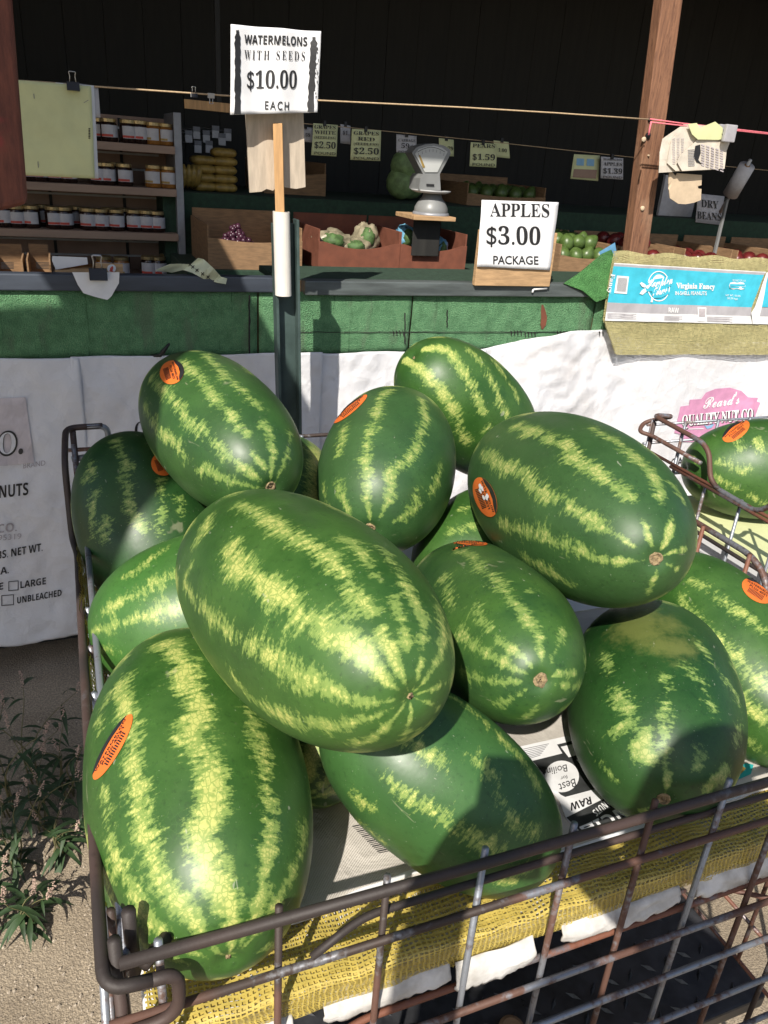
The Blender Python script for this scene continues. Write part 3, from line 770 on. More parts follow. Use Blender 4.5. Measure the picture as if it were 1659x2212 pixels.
sheet('netting', lambda u, v: sackfn(u, v)+Vector((.002, .012, 0)), 40, 30, M['net_fine'], ps, 0, (.93, .43))
def band(name, yl0, yl1, xr, yr0, yr1, mt, off, xl0=None, n=36):
    def fn(u, v):
        ya = yl0*(1-v)+yl1*v; xa = xl_(ya) if xl0 is None else xl0; yb = yr0*(1-v)+yr1*v
        xb = xr[0]*(1-v)+xr[1]*v
        return Sk_(off)(*Q(xa*(1-u)+xb*u, ya*(1-u)+yb*u))
    return sheet(name, fn, n, 6, M[mt], ps)
band('label_line', 208, 218, (1640, 1638), 296, 304, 'band_white', .004)
band('label_line', 218, 240, (1638, 1620), 304, 327, 'band_grey', .004)
band('label_band', 240, 592, (1620, 1490), 327, 637, 'cyan', .004)
band('label_band', 592, 686, (1490, 1480), 637, 722, 'band_grey', .004)
band('label_band', 686, 768, (1480, 1500), 722, 800, 'band_white', .004)
band('label_band', 300, 790, (1700, 1600), 312, 800, 'band_white', .0055, xl0=1640) if False else None
def para(pts, mt, off, nm='label_band'): return poly_px(nm, [Q(*p) for p in pts], Sk_(off), M[mt], ps, 2)
para([(1640, 300), (1660, 302), (1585, 640), (1565, 720), (1560, 800), (1498, 798), (1480, 690), (1520, 630)], 'band_white', .0062)
para([(1660, 302), (1900, 320), (1900, 640), (1585, 636)], 'cyan', .004); para([(1585, 640), (1900, 644), (1900, 725), (1563, 722)], 'band_grey', .004); para([(1563, 724), (1900, 728), (1900, 810), (1560, 800)], 'band_white', .004)
Sx, Sx2, Sx3 = Sk_(.0062), Sk_(.0076), Sk_(.009)
def kt(s, x0, y0, x1, y1, h, mt='white_ink', hx=0, sf=None, **k):
    a, b = Q(x0, y0), Q(x1, y1); return text_px(s, a, b, (hx*.2229, -h*.2229), sf or Sx, M[mt], ps, **k)
a, b = Q(133, 312), Q(101, 500); text_px('Fancy', a, b, (9, 1.5), Sx, M['white_ink'], ps, style='serif')
para([(190, 330), (303, 340), (278, 507), (162, 500)], 'band_white', .0062, 'bar_code')
for i in range(13):
    t = .1+i*.063; quads_px('bar_code_bar', [[Q(192+105*t, 350+6*t), Q(192+105*t+4, 350+6*t), Q(170+105*t+4, 480+6*t), Q(170+105*t, 480+6*t)]], Sx2, M['ink_grey'], ps)
cx, cy = 588, 432
ring = [(cx+108*math.cos(k*PI/24), cy+142*math.sin(k*PI/24)) for k in range(49)]
stroke_px('logo_ring', [Q(*p) for p in ring], 1.0, Sx, M['white_ink'], ps)
para([(cx+4+78*math.cos(k*PI/16), cy-2+110*math.sin(k*PI/16)) for k in range(32)], 'white_ink', .0062, 'logo_disc')
stroke_px('logo_plate', [Q(*p) for p in ((455, 450), (520, 425), (600, 415), (700, 385))], [8, 13, 13, 10], Sx2, M['cyan'], ps)
stroke_px('logo_plate', [Q(*p) for p in ((520, 500), (600, 490), (680, 470))], [10, 12, 8], Sx2, M['cyan'], ps)
para([(405, 405), (420, 392), (450, 410), (478, 440), (460, 450), (425, 435)], 'white_ink', .0076, 'logo_leaf')
para([(402, 505), (425, 470), (470, 440), (490, 450), (470, 480), (430, 515)], 'white_ink', .0076, 'logo_leaf')
kt('Hampton', 462, 452, 722, 405, 88, hx=12, sf=Sx3, style='script', fat=.03)
kt('Farms', 520, 530, 668, 490, 80, hx=12, sf=Sx3, style='script', fat=.03)
para([(500, 585), (512, 540), (530, 540), (520, 585)], 'white_ink', .0076, 'logo_stem')
kt('Virginia Fancy', 765, 452, 1130, 462, 52, style='serif', fat=.02)
kt('IN-SHELL PEANUTS', 750, 518, 1056, 520, 36, fat=.014)
kt('RAW', 680, 686, 782, 690, 48, style='sansb')
kt('PRODUCT OF U.S.A.', 1300, 384, 1436, 390, 18)
kt('NET WT. 50 LBS', 1236, 528, 1372, 534, 17)
kt('(22.70 kgs)', 1254, 556, 1346, 562, 17)
para([(1265, 425), (1275, 398), (1310, 390), (1345, 400), (1380, 392), (1415, 400), (1430, 430), (1415, 460), (1380, 466), (1345, 456), (1305, 464), (1275, 452)], 'white_ink', .0062, 'peanut_flag')
stroke_px('flag_stripe', [Q(1272, 420), Q(1422, 424)], 2.4, Sx2, M['cyan'], ps); stroke_px('flag_stripe', [Q(1272, 442), Q(1422, 446)], 1.6, Sx2, M['cyan'], ps)
para([(968, 636), (1052, 640), (1046, 775), (964, 770)], 'white_ink', .0062, 'label_icon'); para([(978, 646), (1042, 650), (1038, 728), (976, 724)], 'ink_faint', .0076, 'label_icon')
for (x0, x1, y0, n) in ((95, 375, 697, 5), (640, 820, 722, 4), (1055, 1300, 728, 5)):
    for i in range(n): stroke_px('small_print', [Q(x0, y0+i*11), Q(x1-30*(i % 2), y0+i*11+6)], .45, Sx, M['ink_faint'], ps)

# ================================================================= MELONS
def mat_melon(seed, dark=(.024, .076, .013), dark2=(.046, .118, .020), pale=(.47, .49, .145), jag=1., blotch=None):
    m = NB('watermelon_rind'); c = m.coord('Object')
    off = m.n('VectorMath', operation='ADD'); m.l(c, off.inputs[0]); off.inputs[1].default_value = (seed*1.7, seed*.9, seed*2.3); c = off.outputs[0]
    at = m.n('Attribute'); at.attribute_name = 'stripe'; fld = at.outputs['Fac']
    def mapped(sc):
        q = m.n('Mapping'); q.inputs['Scale'].default_value = sc; m.l(c, q.inputs[0]); return q.outputs[0]
    fe = m.noise(1, 6, .78, mapped((52, 52, 190))); lo = m.noise(30, 4, .6, c); hi = m.noise(260, 3, .6, c)
    j = m.math('ADD', m.math('MULTIPLY', m.math('SUBTRACT', fe, .5), .058*jag), m.math('MULTIPLY', m.math('SUBTRACT', lo, .5), .034*jag))
    j = m.math('ADD', j, m.math('MULTIPLY', m.math('SUBTRACT', hi, .5), .020))
    # jitter shrinks near the poles where stripes are thin
    wat = m.n('Attribute'); wat.attribute_name = 'pole'; j = m.math('MULTIPLY', j, wat.outputs['Fac'])
    x = m.math('DIVIDE', m.math('ADD', fld, j), m.math('MAXIMUM', m.math('MINIMUM', m.math('MULTIPLY', wat.outputs['Fac'], 1.3), 1.), .16))
    brk = m.noise(75, 4, .7, c)
    green = m.ramp(x, -.0058, .0012); yel = m.math('MULTIPLY', m.ramp(x, .0002, .0070), m.ramp(m.math('ADD', brk, m.math('MULTIPLY', x, 14)), .44, .60, .08, 1.))
    wv = m.n('Mapping'); wv.inputs['Scale'].default_value = (1, 1, .62); m.l(c, wv.inputs[0])
    dn = m.n('TexNoise'); dn.inputs['Scale'].default_value = 130; m.l(c, dn.inputs['Vector'])
    av = m.n('VectorMath', operation='MULTIPLY_ADD'); m.l(dn.outputs[1], av.inputs[0]); av.inputs[1].default_value = (.004,)*3; m.l(wv.outputs[0], av.inputs[2])
    cell = m.voro(200, 'DISTANCE_TO_EDGE', av.outputs[0]); net = m.ramp(cell, .01, .13)

    d1 = m.noise(13, 4, .6, c); d2 = m.noise(170, 4, .65, c)
    base = m.mix(m.ramp(d1, .3, .7), dark, dark2)
    base = m.mix(m.ramp(d2, .52, .72, 0, .5), base, tuple(k*.55 for k in dark))
    base = m.mix(m.math('MULTIPLY', m.ramp(cell, .0, .05, .30, 0), m.ramp(lo, .4, .7)), base, tuple(k*1.7 for k in dark2))
    bloom = m.noise(5.5, 3, .6, mapped((1, 1, .6)))
    base = m.mix(m.ramp(bloom, .45, .70, 0, .30), base, (.064, .122, .042))
    mid = tuple(a*.30+b*.70 for a, b in zip(pale, (.085, .21, .035)))
    pl = m.mix(net, tuple(k*.72+j_*.22 for k, j_ in zip(mid, pale)), m.mix(m.ramp(hi, .35, .65), tuple(k*.86 for k in pale), pale))
    col = m.mix(m.math('MULTIPLY', green, .85), base, mid)
    col = m.mix(yel, col, pl)
    if blotch:
        ba = m.n('Attribute'); ba.attribute_name = 'blotch'
        col = m.mix(m.ramp(m.math('ADD', ba.outputs['Fac'], m.math('MULTIPLY', m.math('SUBTRACT', m.noise(26, 6, .75, c), .5), 2.2)), .25, 1.0, 0, .75), col, blotch)
    sc = m.noise(1, 3, .7, mapped((22, 90, 14)))
    col = m.mix(m.ramp(sc, .68, .74, 0, .30), col, (.40, .38, .26))
    sc2 = m.noise(1, 2, .6, mapped((150, 9, 60)))
    col = m.mix(m.ramp(sc2, .72, .75, 0, .40), col, (.42, .42, .33))
    sp = m.noise(480, 1, .5, c); col = m.mix(m.ramp(sp, .74, .80, 0, .35), col, (.40, .46, .34))
    m.set(Base_Color=col, Roughness=m.ramp(d1, .3, .7, .40, .54))
    m.b.inputs['Specular IOR Level'].default_value = .45
    m.b.inputs['Coat Weight'].default_value = .10; m.b.inputs['Coat Roughness'].default_value = .40
    hgt = m.math('ADD', m.math('MULTIPLY', d1, 1.0), m.math('MULTIPLY', m.noise(60, 3, .5, c), .12)); m.bump(hgt, .10, .012)
    return m.m
NEXP = 2.22
def melon_frame(ax):
    z = Vector(ax).normalized(); h = Vector((0, 0, 1)) if abs(z.z) < .9 else Vector((1, 0, 0))
    x = h.cross(z).normalized(); y = z.cross(x); return Matrix((x, y, z)).transposed()
NLA, NLO = 74, 116
class Melon:
    def __init__(s, key, fit, stripes, label, seed, end='stem', sticker=None, marks=None, jag=1., blotch=None, blots=None, autostripe=True, group=None, **colors):
        c, ax, a, b = fit; s.c = Vector(c); s.R = melon_frame(ax); s.a, s.b = a, b
        rg = random.Random(seed)
        n1 = [(rg.uniform(-1, 1), rg.uniform(0, 6.28)) for _ in range(4)]
        loc, uv = [], []
        for i in range(NLA+1):
            th = PI*i/NLA; t = math.cos(th)
            for k in range(NLO):
                ph = 2*PI*k/NLO
                r = max(0., 1-abs(t)**NEXP)**(1/NEXP)
                rr = r*b*(1+.018*n1[0][0]*math.cos(2*ph+n1[0][1])+.009*n1[1][0]*math.cos(3*ph+n1[1][1])+.010*n1[2][0]*math.sin(t*4+n1[2][1])+.03*n1[3][0]*t+.010*nz(math.cos(ph)*1.6+seed, math.sin(ph)*1.6, t*2.4))
                zz = t*a
                dip = -.006*math.exp(-(r/.10)**2)            # small dimple at both ends
                zz += dip*(1 if t > 0 else -1)
                loc.append((rr*math.cos(ph), rr*math.sin(ph), zz)); 
        f = []
        for i in range(NLA):
            for k in range(NLO):
                k2 = (k+1) % NLO
                f.append((i*NLO+k, (i+1)*NLO+k, (i+1)*NLO+k2, i*NLO+k2))
        L = np.array(loc); Rn = np.array(s.R); Wd = L@Rn.T+np.array(s.c)
        # real meshes with shared poles are not needed: rings close to a point
        me = bpy.data.meshes.new('rind'); me.from_pydata([tuple(p) for p in L], [], f); me.update()
        s.bvh = BVHTree.FromPolygons([Vector(p) for p in Wd], f)
        # stripes
        P, Wv = [], []
        for st_ in stripes:
            pts = []
            for (x, y, h) in st_:
                hit = s.hit(x, y)
                if hit is None: continue
                dist = (hit[0]-CAM).length; pts.append((hit[0], h/FPX*dist*.76))
            for q in range(len(pts)-1):
                (p0, w0), (p1, w1) = pts[q], pts[q+1]; nn = max(2, int((p1-p0).length/.002))
                for i in range(nn): t = i/nn; P.append(p0*(1-t)+p1*t); Wv.append(w0*(1-t)+w1*t)
            if len(pts) == 1: P.append(pts[0][0]); Wv.append(pts[0][1])
        Ra = np.array(s.R)
        if autostripe:
            ns = rg.choice((8, 9, 10)); ph0 = rg.uniform(0, 6.28)
            for q in range(ns):
                ph = ph0+2*PI*q/ns+rg.uniform(-.18, .18); wq = b*rg.uniform(.07, .13); dr = rg.uniform(-.3, .3)
                for i in range(3, 110):
                    th = PI*i/112; t = math.cos(th); r = max(0, 1-abs(t)**NEXP)**(1/NEXP)
                    pp = ph+dr*t*.4+.06*math.sin(t*5+q)
                    lp = Vector((r*b*math.cos(pp), r*b*math.sin(pp), t*a)); wp_ = s.R@lp+s.c
                    if stripes:
                        nrm = s.R@Vector((lp.x/b/b, lp.y/b/b, lp.z/a/a)); nrm.normalize()
                        if nrm.dot((CAM-wp_).normalized()) > .06: continue
                    P.append(wp_); Wv.append(wq*min(1, r*1.4+.05)*(1+.45*nz(q*7.1, t*4)))
        fld = np.full(len(L), -.03)
        if P:
            PA = np.array([tuple(p) for p in P]); WA = np.array(Wv)
            for i0 in range(0, len(L), 1500):
                d = np.sqrt(((Wd[i0:i0+1500, None, :]-PA[None])**2).sum(2)); fld[i0:i0+1500] = np.clip((WA[None]-d).max(1), -.03, .03)
        at = me.attributes.new('stripe', 'FLOAT', 'POINT'); at.data.foreach_set('value', fld.astype(np.float32))
        rad = np.sqrt(L[:, 0]**2+L[:, 1]**2)/b; at = me.attributes.new('pole', 'FLOAT', 'POINT'); at.data.foreach_set('value', np.clip(rad*1.25-.02, .05, 1).astype(np.float32))
        if blotch:
            bl = np.zeros(len(L))
            for (x, y, h) in blots:
                hit = s.hit(x, y)
                if hit: d = np.sqrt(((Wd-np.array(hit[0]))**2).sum(1)); bl = np.maximum(bl, np.clip(1.3-d/(h/FPX*(hit[0]-CAM).length), 0, 1))
            at = me.attributes.new('blotch', 'FLOAT', 'POINT'); at.data.foreach_set('value', bl.astype(np.float32))
        ext = math.sqrt(b*b+(a*a-b*b)*s.R.col[2].z**2)
        s.root = thing('watermelon', label, 'watermelon', s.c-Vector((0, 0, ext)), group or 'watermelons piled in the wire cart')
        o = link_mesh('rind', me, mat_melon(seed, jag=jag, blotch=blotch, **colors), None, True)
        o.parent = s.root; o.matrix_local = Matrix.Translation(s.c-Vector(s.root.location)) @ s.R.to_4x4(); s.rind = o
        s.ends(end, rg)
        if sticker: s.sticker(*sticker)
    def hit(s, x, y, tol=True):
        d = ray(x, y).normalized(); r = s.bvh.ray_cast(CAM, d)
        if r[0] is not None: return r[0], r[1]
        if tol:
            # slightly outside the outline: nearest point of the surface
            t = (s.c-CAM).dot(d); q = s.bvh.find_nearest(CAM+d*t)
            if q[0] is not None and q[3] < .02: return q[0], q[1]
        return None
    def ends(s, end, rg):
        z = s.R.col[2].copy()
        for sgn, kind in ((1, end), (-1, 'blossom' if end == 'stem' else 'stem')):
            c = s.c+z*(sgn*(s.a-.0052)); r = .0072 if kind == 'stem' else .0026
            prof = [(r*1.15, -.004), (r*1.05, .0010), (r*.82, .0032), (r*.6, .0012), (r*.42, .0004), (r*.15, .0022)] if kind == 'stem' else [(r, -.003), (r*.8, .0008), (r*.2, .0012)]
            v, f = lathe_vf(prof, 14); B = melon_frame(z*sgn)
            mesh('stem_scar' if kind == 'stem' else 'blossom_scar', [c+B@(Vector(p)+Vector((rg.uniform(-.0011, .0011), rg.uniform(-.0011, .0011), rg.uniform(-.0009, .0009)))) for p in v], f, M['stem'], s.root, True)
    def sticker(s, c, u, v, torn=False):
        def sf(off):
            def q(a_, b_):
                h = s.hit(c[0]+u[0]*a_+v[0]*b_, c[1]+u[1]*a_+v[1]*b_)
                return None if h is None else h[0]+h[1]*off
            return q
        S0 = sf(.0009)
        def disc(name, poly, off, mt, par, rings=5):
            q = sf(off); vs, fs = [], []
            cx_ = sum(p[0] for p in poly)/len(poly); cy_ = sum(p[1] for p in poly)/len(poly); n = len(poly)
            for r_ in range(rings+1):
                t = r_/rings
                for p in poly:
                    w_ = q(cx_+(p[0]-cx_)*t, cy_+(p[1]-cy_)*t)
                    if w_ is None: return None
                    vs.append(w_)
            for r_ in range(rings):
                for k in range(n): fs.append((r_*n+k, r_*n+(k+1) % n, (r_+1)*n+(k+1) % n, (r_+1)*n+k))
            return mesh(name, vs, fs, M[mt], par, True)
        ell = [(math.cos(k*PI/20), math.sin(k*PI/20)) for k in range(40)]
        st_ = disc('sticker', ell, .0009, 'orange', s.root, 8)
        if st_ is None: print('sticker miss', c); return
        cap = [(math.cos(t), math.sin(t)) for t in [.42+(PI-.84)*k/14 for k in range(15)]]+[(-.6, .46), (-.3, .62), (.3, .62), (.6, .46)]
        disc('sticker_cap', cap, .0013, 'ink', st_, 4)
        q = sf(.0014)
        def tl(txt, x0, x1, y0, h, mt='ink', style='sansb'):
            vv_, ff_ = text_geo(txt, style)
            Pn = [q(x0+(x1-x0)*a_, y0+h*b_) for a_, b_ in vv_]
            if all(p is not None for p in Pn): mesh('sticker_print', Pn, ff_, M[mt], st_)
        tl('WATERMELON', -.8, .8, .22, .17); tl('PLU# 4031', -.55, .6, -.08, .22); 
        qs = []
        for i in range(13):
            x0 = -.5+i*.078
            pq = [q(x0, -.62), q(x0+.04, -.62), q(x0+.04, -.16), q(x0, -.16)]
            if all(p is not None for p in pq): qs.append(pq)
        vs, fs = [], []
        for pq in qs: fs.append(tuple(range(len(vs), len(vs)+4))); vs += pq
        if vs: mesh('sticker_bar_code', vs, fs, M['ink'], st_)
        if torn:
            for k in range(7):
                rx, ry = random.uniform(-.6, .1), random.uniform(-.25, .35); disc('sticker_tear', [(rx+.17*math.cos(t)*random.uniform(.6, 1.1), ry+.13*math.sin(t)*random.uniform(.6, 1.1)) for t in [i*PI/5 for i in range(10)]], .0016+.0001*k, 'paper', st_, 1)
def zz(x0, y0, sc):
    return lambda *l: [((x0+x*sc)/1.8228, (y0+y*sc)/1.8228, h*sc/1.8228) for x, y, h in l]
FIT = {
 'A': ((0.0770, 0.6083, 0.9727), (-0.0287, -0.9954, -0.0913), 0.1919, 0.1068),
 'B': ((0.1821, 0.6310, 1.1491), (0.1190, -0.9747, 0.1891), 0.2258, 0.1008),
 'C': ((0.1894, 1.0942, 1.1699), (0.1988, -0.9737, -0.1110), 0.1857, 0.0980),
 'D': ((0.4543, 1.0660, 1.1044), (-0.4825, -0.8564, -0.1840), 0.1764, 0.1075),
 'E': ((0.6801, 1.2393, 1.1314), (0.7614, 0.1153, -0.6379), 0.1731, 0.1045),
 'F': ((0.6019, 0.7960, 1.1478), (-0.2338, -0.9560, 0.1771), 0.2631, 0.1127),
 'G': ((0.4685, 0.7447, 1.0083), (-0.2580, -0.9124, 0.3176), 0.2451, 0.0972),
 'H': ((0.3164, 0.5415, 0.9597), (0.6802, -0.5258, -0.5107), 0.1430, 0.0855),
 'I': ((0.6233, 0.5811, 0.9659), (-0.5742, -0.8186, -0.0086), 0.1678, 0.1024),
 'J': ((0.8136, 0.6502, 0.9570), (0.0215, -0.9460, -0.3234), 0.1702, 0.0939),
 'K': ((0.0863, 1.1414, 0.9955), (0.2061, -0.6800, -0.7036), 0.1637, 0.1067),
 'L': ((0.1717, 0.9069, 0.9783), (0.9944, -0.0205, 0.1035), 0.1875, 0.1143),
 'M': ((0.3029, 1.1764, 1.0052), (-0.2997, -0.9530, -0.0442), 0.1739, 0.1057),
 'N': ((0.6444, 0.9985, 0.9685), (0.9292, 0.3695, 0.0034), 0.1790, 0.1085),
 'O': ((0.2492, 0.7125, 0.9341), (0.5222, 0.8252, 0.2152), 0.1198, 0.0724),
}
a7 = zz(300, 2400, .67818); a6 = zz(600, 1900, .7836); a4 = zz(500, 1300, .7836); a5 = zz(1500, 1300, .7836)
a8 = zz(1500, 2100, .9186); a3 = zz(1800, 2700, .7378); a2 = zz(700, 3000, .7233); al = zz(0, 1300, .5878); aR = zz(2300, 1300, .4522)
ML = {}
ML['A'] = Melon('A', FIT['A'], [
    a7((110, 470, 12), (130, 620, 10), (140, 700, 8)),
    a7((200, 330, 35), (250, 430, 50), (275, 560, 35), (340, 740, 35), (330, 900, 40), (345, 1050, 35), (370, 1200, 60), (390, 1320, 70), (430, 1420, 40), (480, 1560, 45), (560, 1650, 60), (640, 1750, 60), (700, 1830, 40), (760, 1920, 20), (840, 2000, 8), (880, 2020, 4)),
    a7((450, 140, 60), (520, 200, 70), (620, 300, 60), (620, 400, 100), (680, 500, 70), (730, 600, 60), (680, 720, 110), (720, 800, 95), (800, 900, 40), (780, 1000, 90), (790, 1130, 95), (720, 1280, 60), (750, 1420, 105), (780, 1540, 115), (850, 1640, 100), (900, 1780, 65), (910, 1880, 48), (900, 1960, 20), (885, 2015, 4)),
    a7((1000, 600, 30), (1070, 720, 60), (1100, 850, 60), (1090, 960, 40), (1110, 1100, 50), (1140, 1250, 50), (1120, 1400, 40), (1090, 1550, 40), (1060, 1700, 45), (1030, 1800, 30), (960, 1920, 15), (890, 2015, 4)),
    a7((1330, 1250, 30), (1310, 1400, 25), (1210, 1620, 20), (1160, 1720, 35), (1110, 1800, 30), (1000, 1930, 12), (892, 2015, 3)),
    a7((160, 1080, 15), (175, 1250, 12), (215, 1380, 30), (260, 1500, 35), (330, 1650, 45), (400, 1780, 40), (480, 1870, 50), (580, 1960, 30), (700, 2000, 15), (870, 2018, 4)),
    a7((180, 1560, 8), (230, 1750, 20), (330, 1900, 25), (450, 1990, 25), (600, 2040, 15), (860, 2022, 4)),
    a7((1370, 1500, 20), (1310, 1700, 30), (1250, 1830, 30), (1100, 1960, 15), (895, 2020, 3)),
    a7((600, 1600, 10), (620, 1680, 16), (660, 1720, 10)), a7((960, 1600, 10), (970, 1660, 14), (950, 1740, 10))],
    'largest front melon with tall orange sticker in the front left corner of the cart', 11, 'blossom', ((245, 1614), (40, -70), (-15, -9)))
ML['B'] = Melon('B', FIT['B'], [
    a6((430, 105, 20), (520, 140, 40), (600, 200, 52), (680, 260, 48), (790, 310, 48), (870, 370, 48), (940, 430, 48), (1000, 500, 45), (1020, 560, 45), (1070, 620, 48), (1110, 660, 35)),
    a6((400, 310, 55), (410, 420, 100), (500, 470, 60), (560, 500, 75), (640, 580, 80), (700, 580, 80), (720, 660, 90), (800, 690, 75), (860, 680, 65), (880, 760, 75), (960, 800, 80), (1030, 850, 75), (1090, 910, 45), (1160, 980, 36), (1200, 1020, 15), (1290, 1070, 3)),
    a6((280, 180, 32), (260, 250, 38), (215, 310, 28)),
    a6((480, 800, 38), (560, 850, 55), (640, 890, 48), (690, 950, 55), (750, 1010, 48), (820, 990, 48), (890, 1040, 48), (980, 1085, 38), (1080, 1110, 25), (1200, 1095, 10), (1285, 1078, 3)),
    a6((120, 380, 10), (160, 500, 12), (210, 600, 20), (290, 680, 30), (390, 750, 38)),
    a6((400, 960, 12), (470, 1060, 20), (560, 1130, 30), (650, 1180, 38), (760, 1205, 42), (880, 1220, 38), (1000, 1210, 28), (1110, 1180, 20), (1220, 1120, 10), (1285, 1085, 3)),
    a6((1000, 1320, 15), (1100, 1290, 33), (1180, 1220, 25), (1240, 1150, 18), (1290, 1080, 4)),
    a6((1260, 1290, 15), (1285, 1220, 20), (1300, 1150, 14), (1295, 1085, 4)),
    a6((1490, 990, 8), (1440, 1020, 12), (1370, 1050, 8), (1300, 1075, 3)),
    a6((1440, 620, 28), (1460, 720, 38), (1460, 830, 38), (1430, 900, 30), (1370, 990, 14), (1300, 1065, 3)),
    a6((1150, 330, 10), (1230, 440, 22), (1290, 540, 28), (1340, 640, 30), (1365, 730, 28), (1355, 850, 22), (1335, 960, 14), (1300, 1060, 3)),
    a6((1225, 600, 18), (1250, 690, 28), (1275, 780, 22), (1285, 850, 10)),
    a6((1160, 750, 28), (1190, 820, 30), (1230, 910, 25), (1260, 980, 14), (1290, 1060, 3)),
    a6((970, 280, 20), (1040, 330, 16), (1080, 400, 20), (1110, 460, 20), (1145, 490, 12)),
    a6((1440, 1130, 5), (1380, 1100, 6), (1305, 1080, 3))],
    'long melon lying on top in the centre with stripes meeting at its near end', 12, 'blossom', jag=.95)
ML['C'] = Melon('C', FIT['C'], [
    a4((90, 370, 22), (110, 440, 22), (190, 530, 26), (260, 590, 26), (300, 650, 18)),
    a4((120, 240, 18), (220, 330, 18), (270, 400, 22), (300, 450, 18), (390, 500, 34), (440, 560, 26), (500, 620, 16), (560, 670, 22), (620, 720, 22), (700, 780, 8)),
    a4((260, 110, 18), (320, 200, 18), (400, 290, 22), (460, 370, 26), (520, 420, 26), (560, 480, 14), (610, 540, 9)),
    a4((400, 120, 22), (460, 200, 18), (540, 270, 22), (610, 330, 18), (660, 390, 11)),
    a4((690, 470, 18), (720, 520, 22), (735, 600, 18), (735, 660, 14), (720, 720, 13), (718, 770, 7)),
    a4((380, 700, 18), (450, 730, 26), (530, 760, 26), (600, 780, 14), (690, 790, 6)),
    a4((820, 520, 11), (815, 580, 12), (790, 660, 12), (760, 730, 9), (730, 780, 6)), a4((640, 630, 9), (690, 690, 11), (715, 770, 6))],
    'upper left melon with round orange sticker near its top, left of the green post', 13, 'stem', ((372, 805), (7, 24), (25, -9)), pale=(.37, .40, .13), dark=(0.016, 0.056, 0.013), dark2=(0.029, 0.092, 0.016))
ML['D'] = Melon('D', FIT['D'], [
    a4((1320, 300, 18), (1270, 340, 22), (1260, 440, 26), (1220, 500, 18), (1200, 590, 22), (1195, 690, 26), (1210, 770, 26), (1205, 860, 14), (1220, 930, 11), (1225, 980, 5)),
    a4((1480, 350, 14), (1500, 430, 18), (1480, 510, 16), (1450, 590, 8), (1410, 660, 26), (1330, 710, 26), (1320, 800, 22), (1310, 860, 14), (1270, 940, 8)),
    a4((1100, 430, 8), (1080, 560, 13), (1060, 640, 11)), a4((1060, 780, 18), (1090, 860, 26), (1120, 930, 14)),
    a4((1450, 820, 10), (1460, 880, 18), (1400, 930, 14), (1340, 960, 8)), a4((1580, 680, 10), (1560, 760, 13), (1530, 820, 8)), a4((985, 800, 8), (1020, 900, 11))],
    'dull green melon standing in the middle right of the green post, stem end low', 14, 'stem', ((757, 884), (36, -30), (-6, -7)), pale=(.37, .40, .13), dark=(0.024, 0.068, 0.021), dark2=(0.037, 0.100, 0.027))
ML['E'] = Melon('E', FIT['E'], [
    a5((120, 150, 26), (200, 200, 36), (260, 260, 32), (320, 330, 27), (360, 400, 18), (400, 480, 18), (430, 560, 18)),
    a5((220, 95, 26), (300, 90, 26), (360, 130, 32), (400, 190, 27), (440, 260, 22), (480, 330, 22), (510, 400, 22)),
    a5((430, 90, 11), (500, 160, 16), (550, 240, 16), (590, 330, 13), (630, 430, 11)), a5((560, 150, 8), (640, 260, 9), (700, 360, 9)), a5((540, 490, 14))],
    'rearmost melon against the white sack, behind the right big melon', 15, 'stem')
ML['F'] = Melon('F', FIT['F'], [
    a5((440, 640, 11), (500, 610, 11), (560, 650, 32), (620, 690, 36), (720, 720, 32), (770, 790, 32), (860, 830, 27), (950, 890, 22), (1040, 930, 32), (1100, 990, 27), (1180, 1030, 18), (1260, 1080, 13), (1340, 1130, 6)),
    a5((680, 480, 34), (790, 520, 42), (850, 560, 34), (930, 580, 42), (960, 650, 42), (1060, 690, 34), (1130, 760, 34), (1190, 790, 25), (1270, 850, 18)),
    a5((1060, 490, 18), (1200, 570, 22), (1280, 640, 26), (1350, 720, 32), (1400, 800, 36), (1400, 850, 22)),
    a5((1320, 960, 18), (1345, 1030, 16), (1360, 1100, 8)), a5((1460, 980, 26), (1440, 1040, 26), (1400, 1110, 10)),
    a5((600, 970, 18), (700, 1000, 22), (800, 1020, 26), (900, 1080, 26), (1000, 1110, 26), (1100, 1150, 22), (1200, 1160, 18), (1330, 1155, 8)),
    a5((700, 1130, 13), (800, 1180, 22), (880, 1230, 26), (960, 1270, 18)), a5((1480, 790, 22), (1500, 830, 26), (1530, 880, 13)),
    a5((1540, 1100, 9), (1470, 1110, 9), (1400, 1140, 5)), a5((1340, 1320, 18), (1370, 1260, 13), (1385, 1190, 6)), a5((1490, 1200, 12), (1430, 1170, 8))],
    'big melon on top at the right with torn orange sticker and tan stem scar', 16, 'stem', ((1049, 1074), (16, 42), (21, -8), True),
    dark=(0.024, 0.067, 0.019), dark2=(0.035, 0.094, 0.024), pale=(.40, .42, .14))
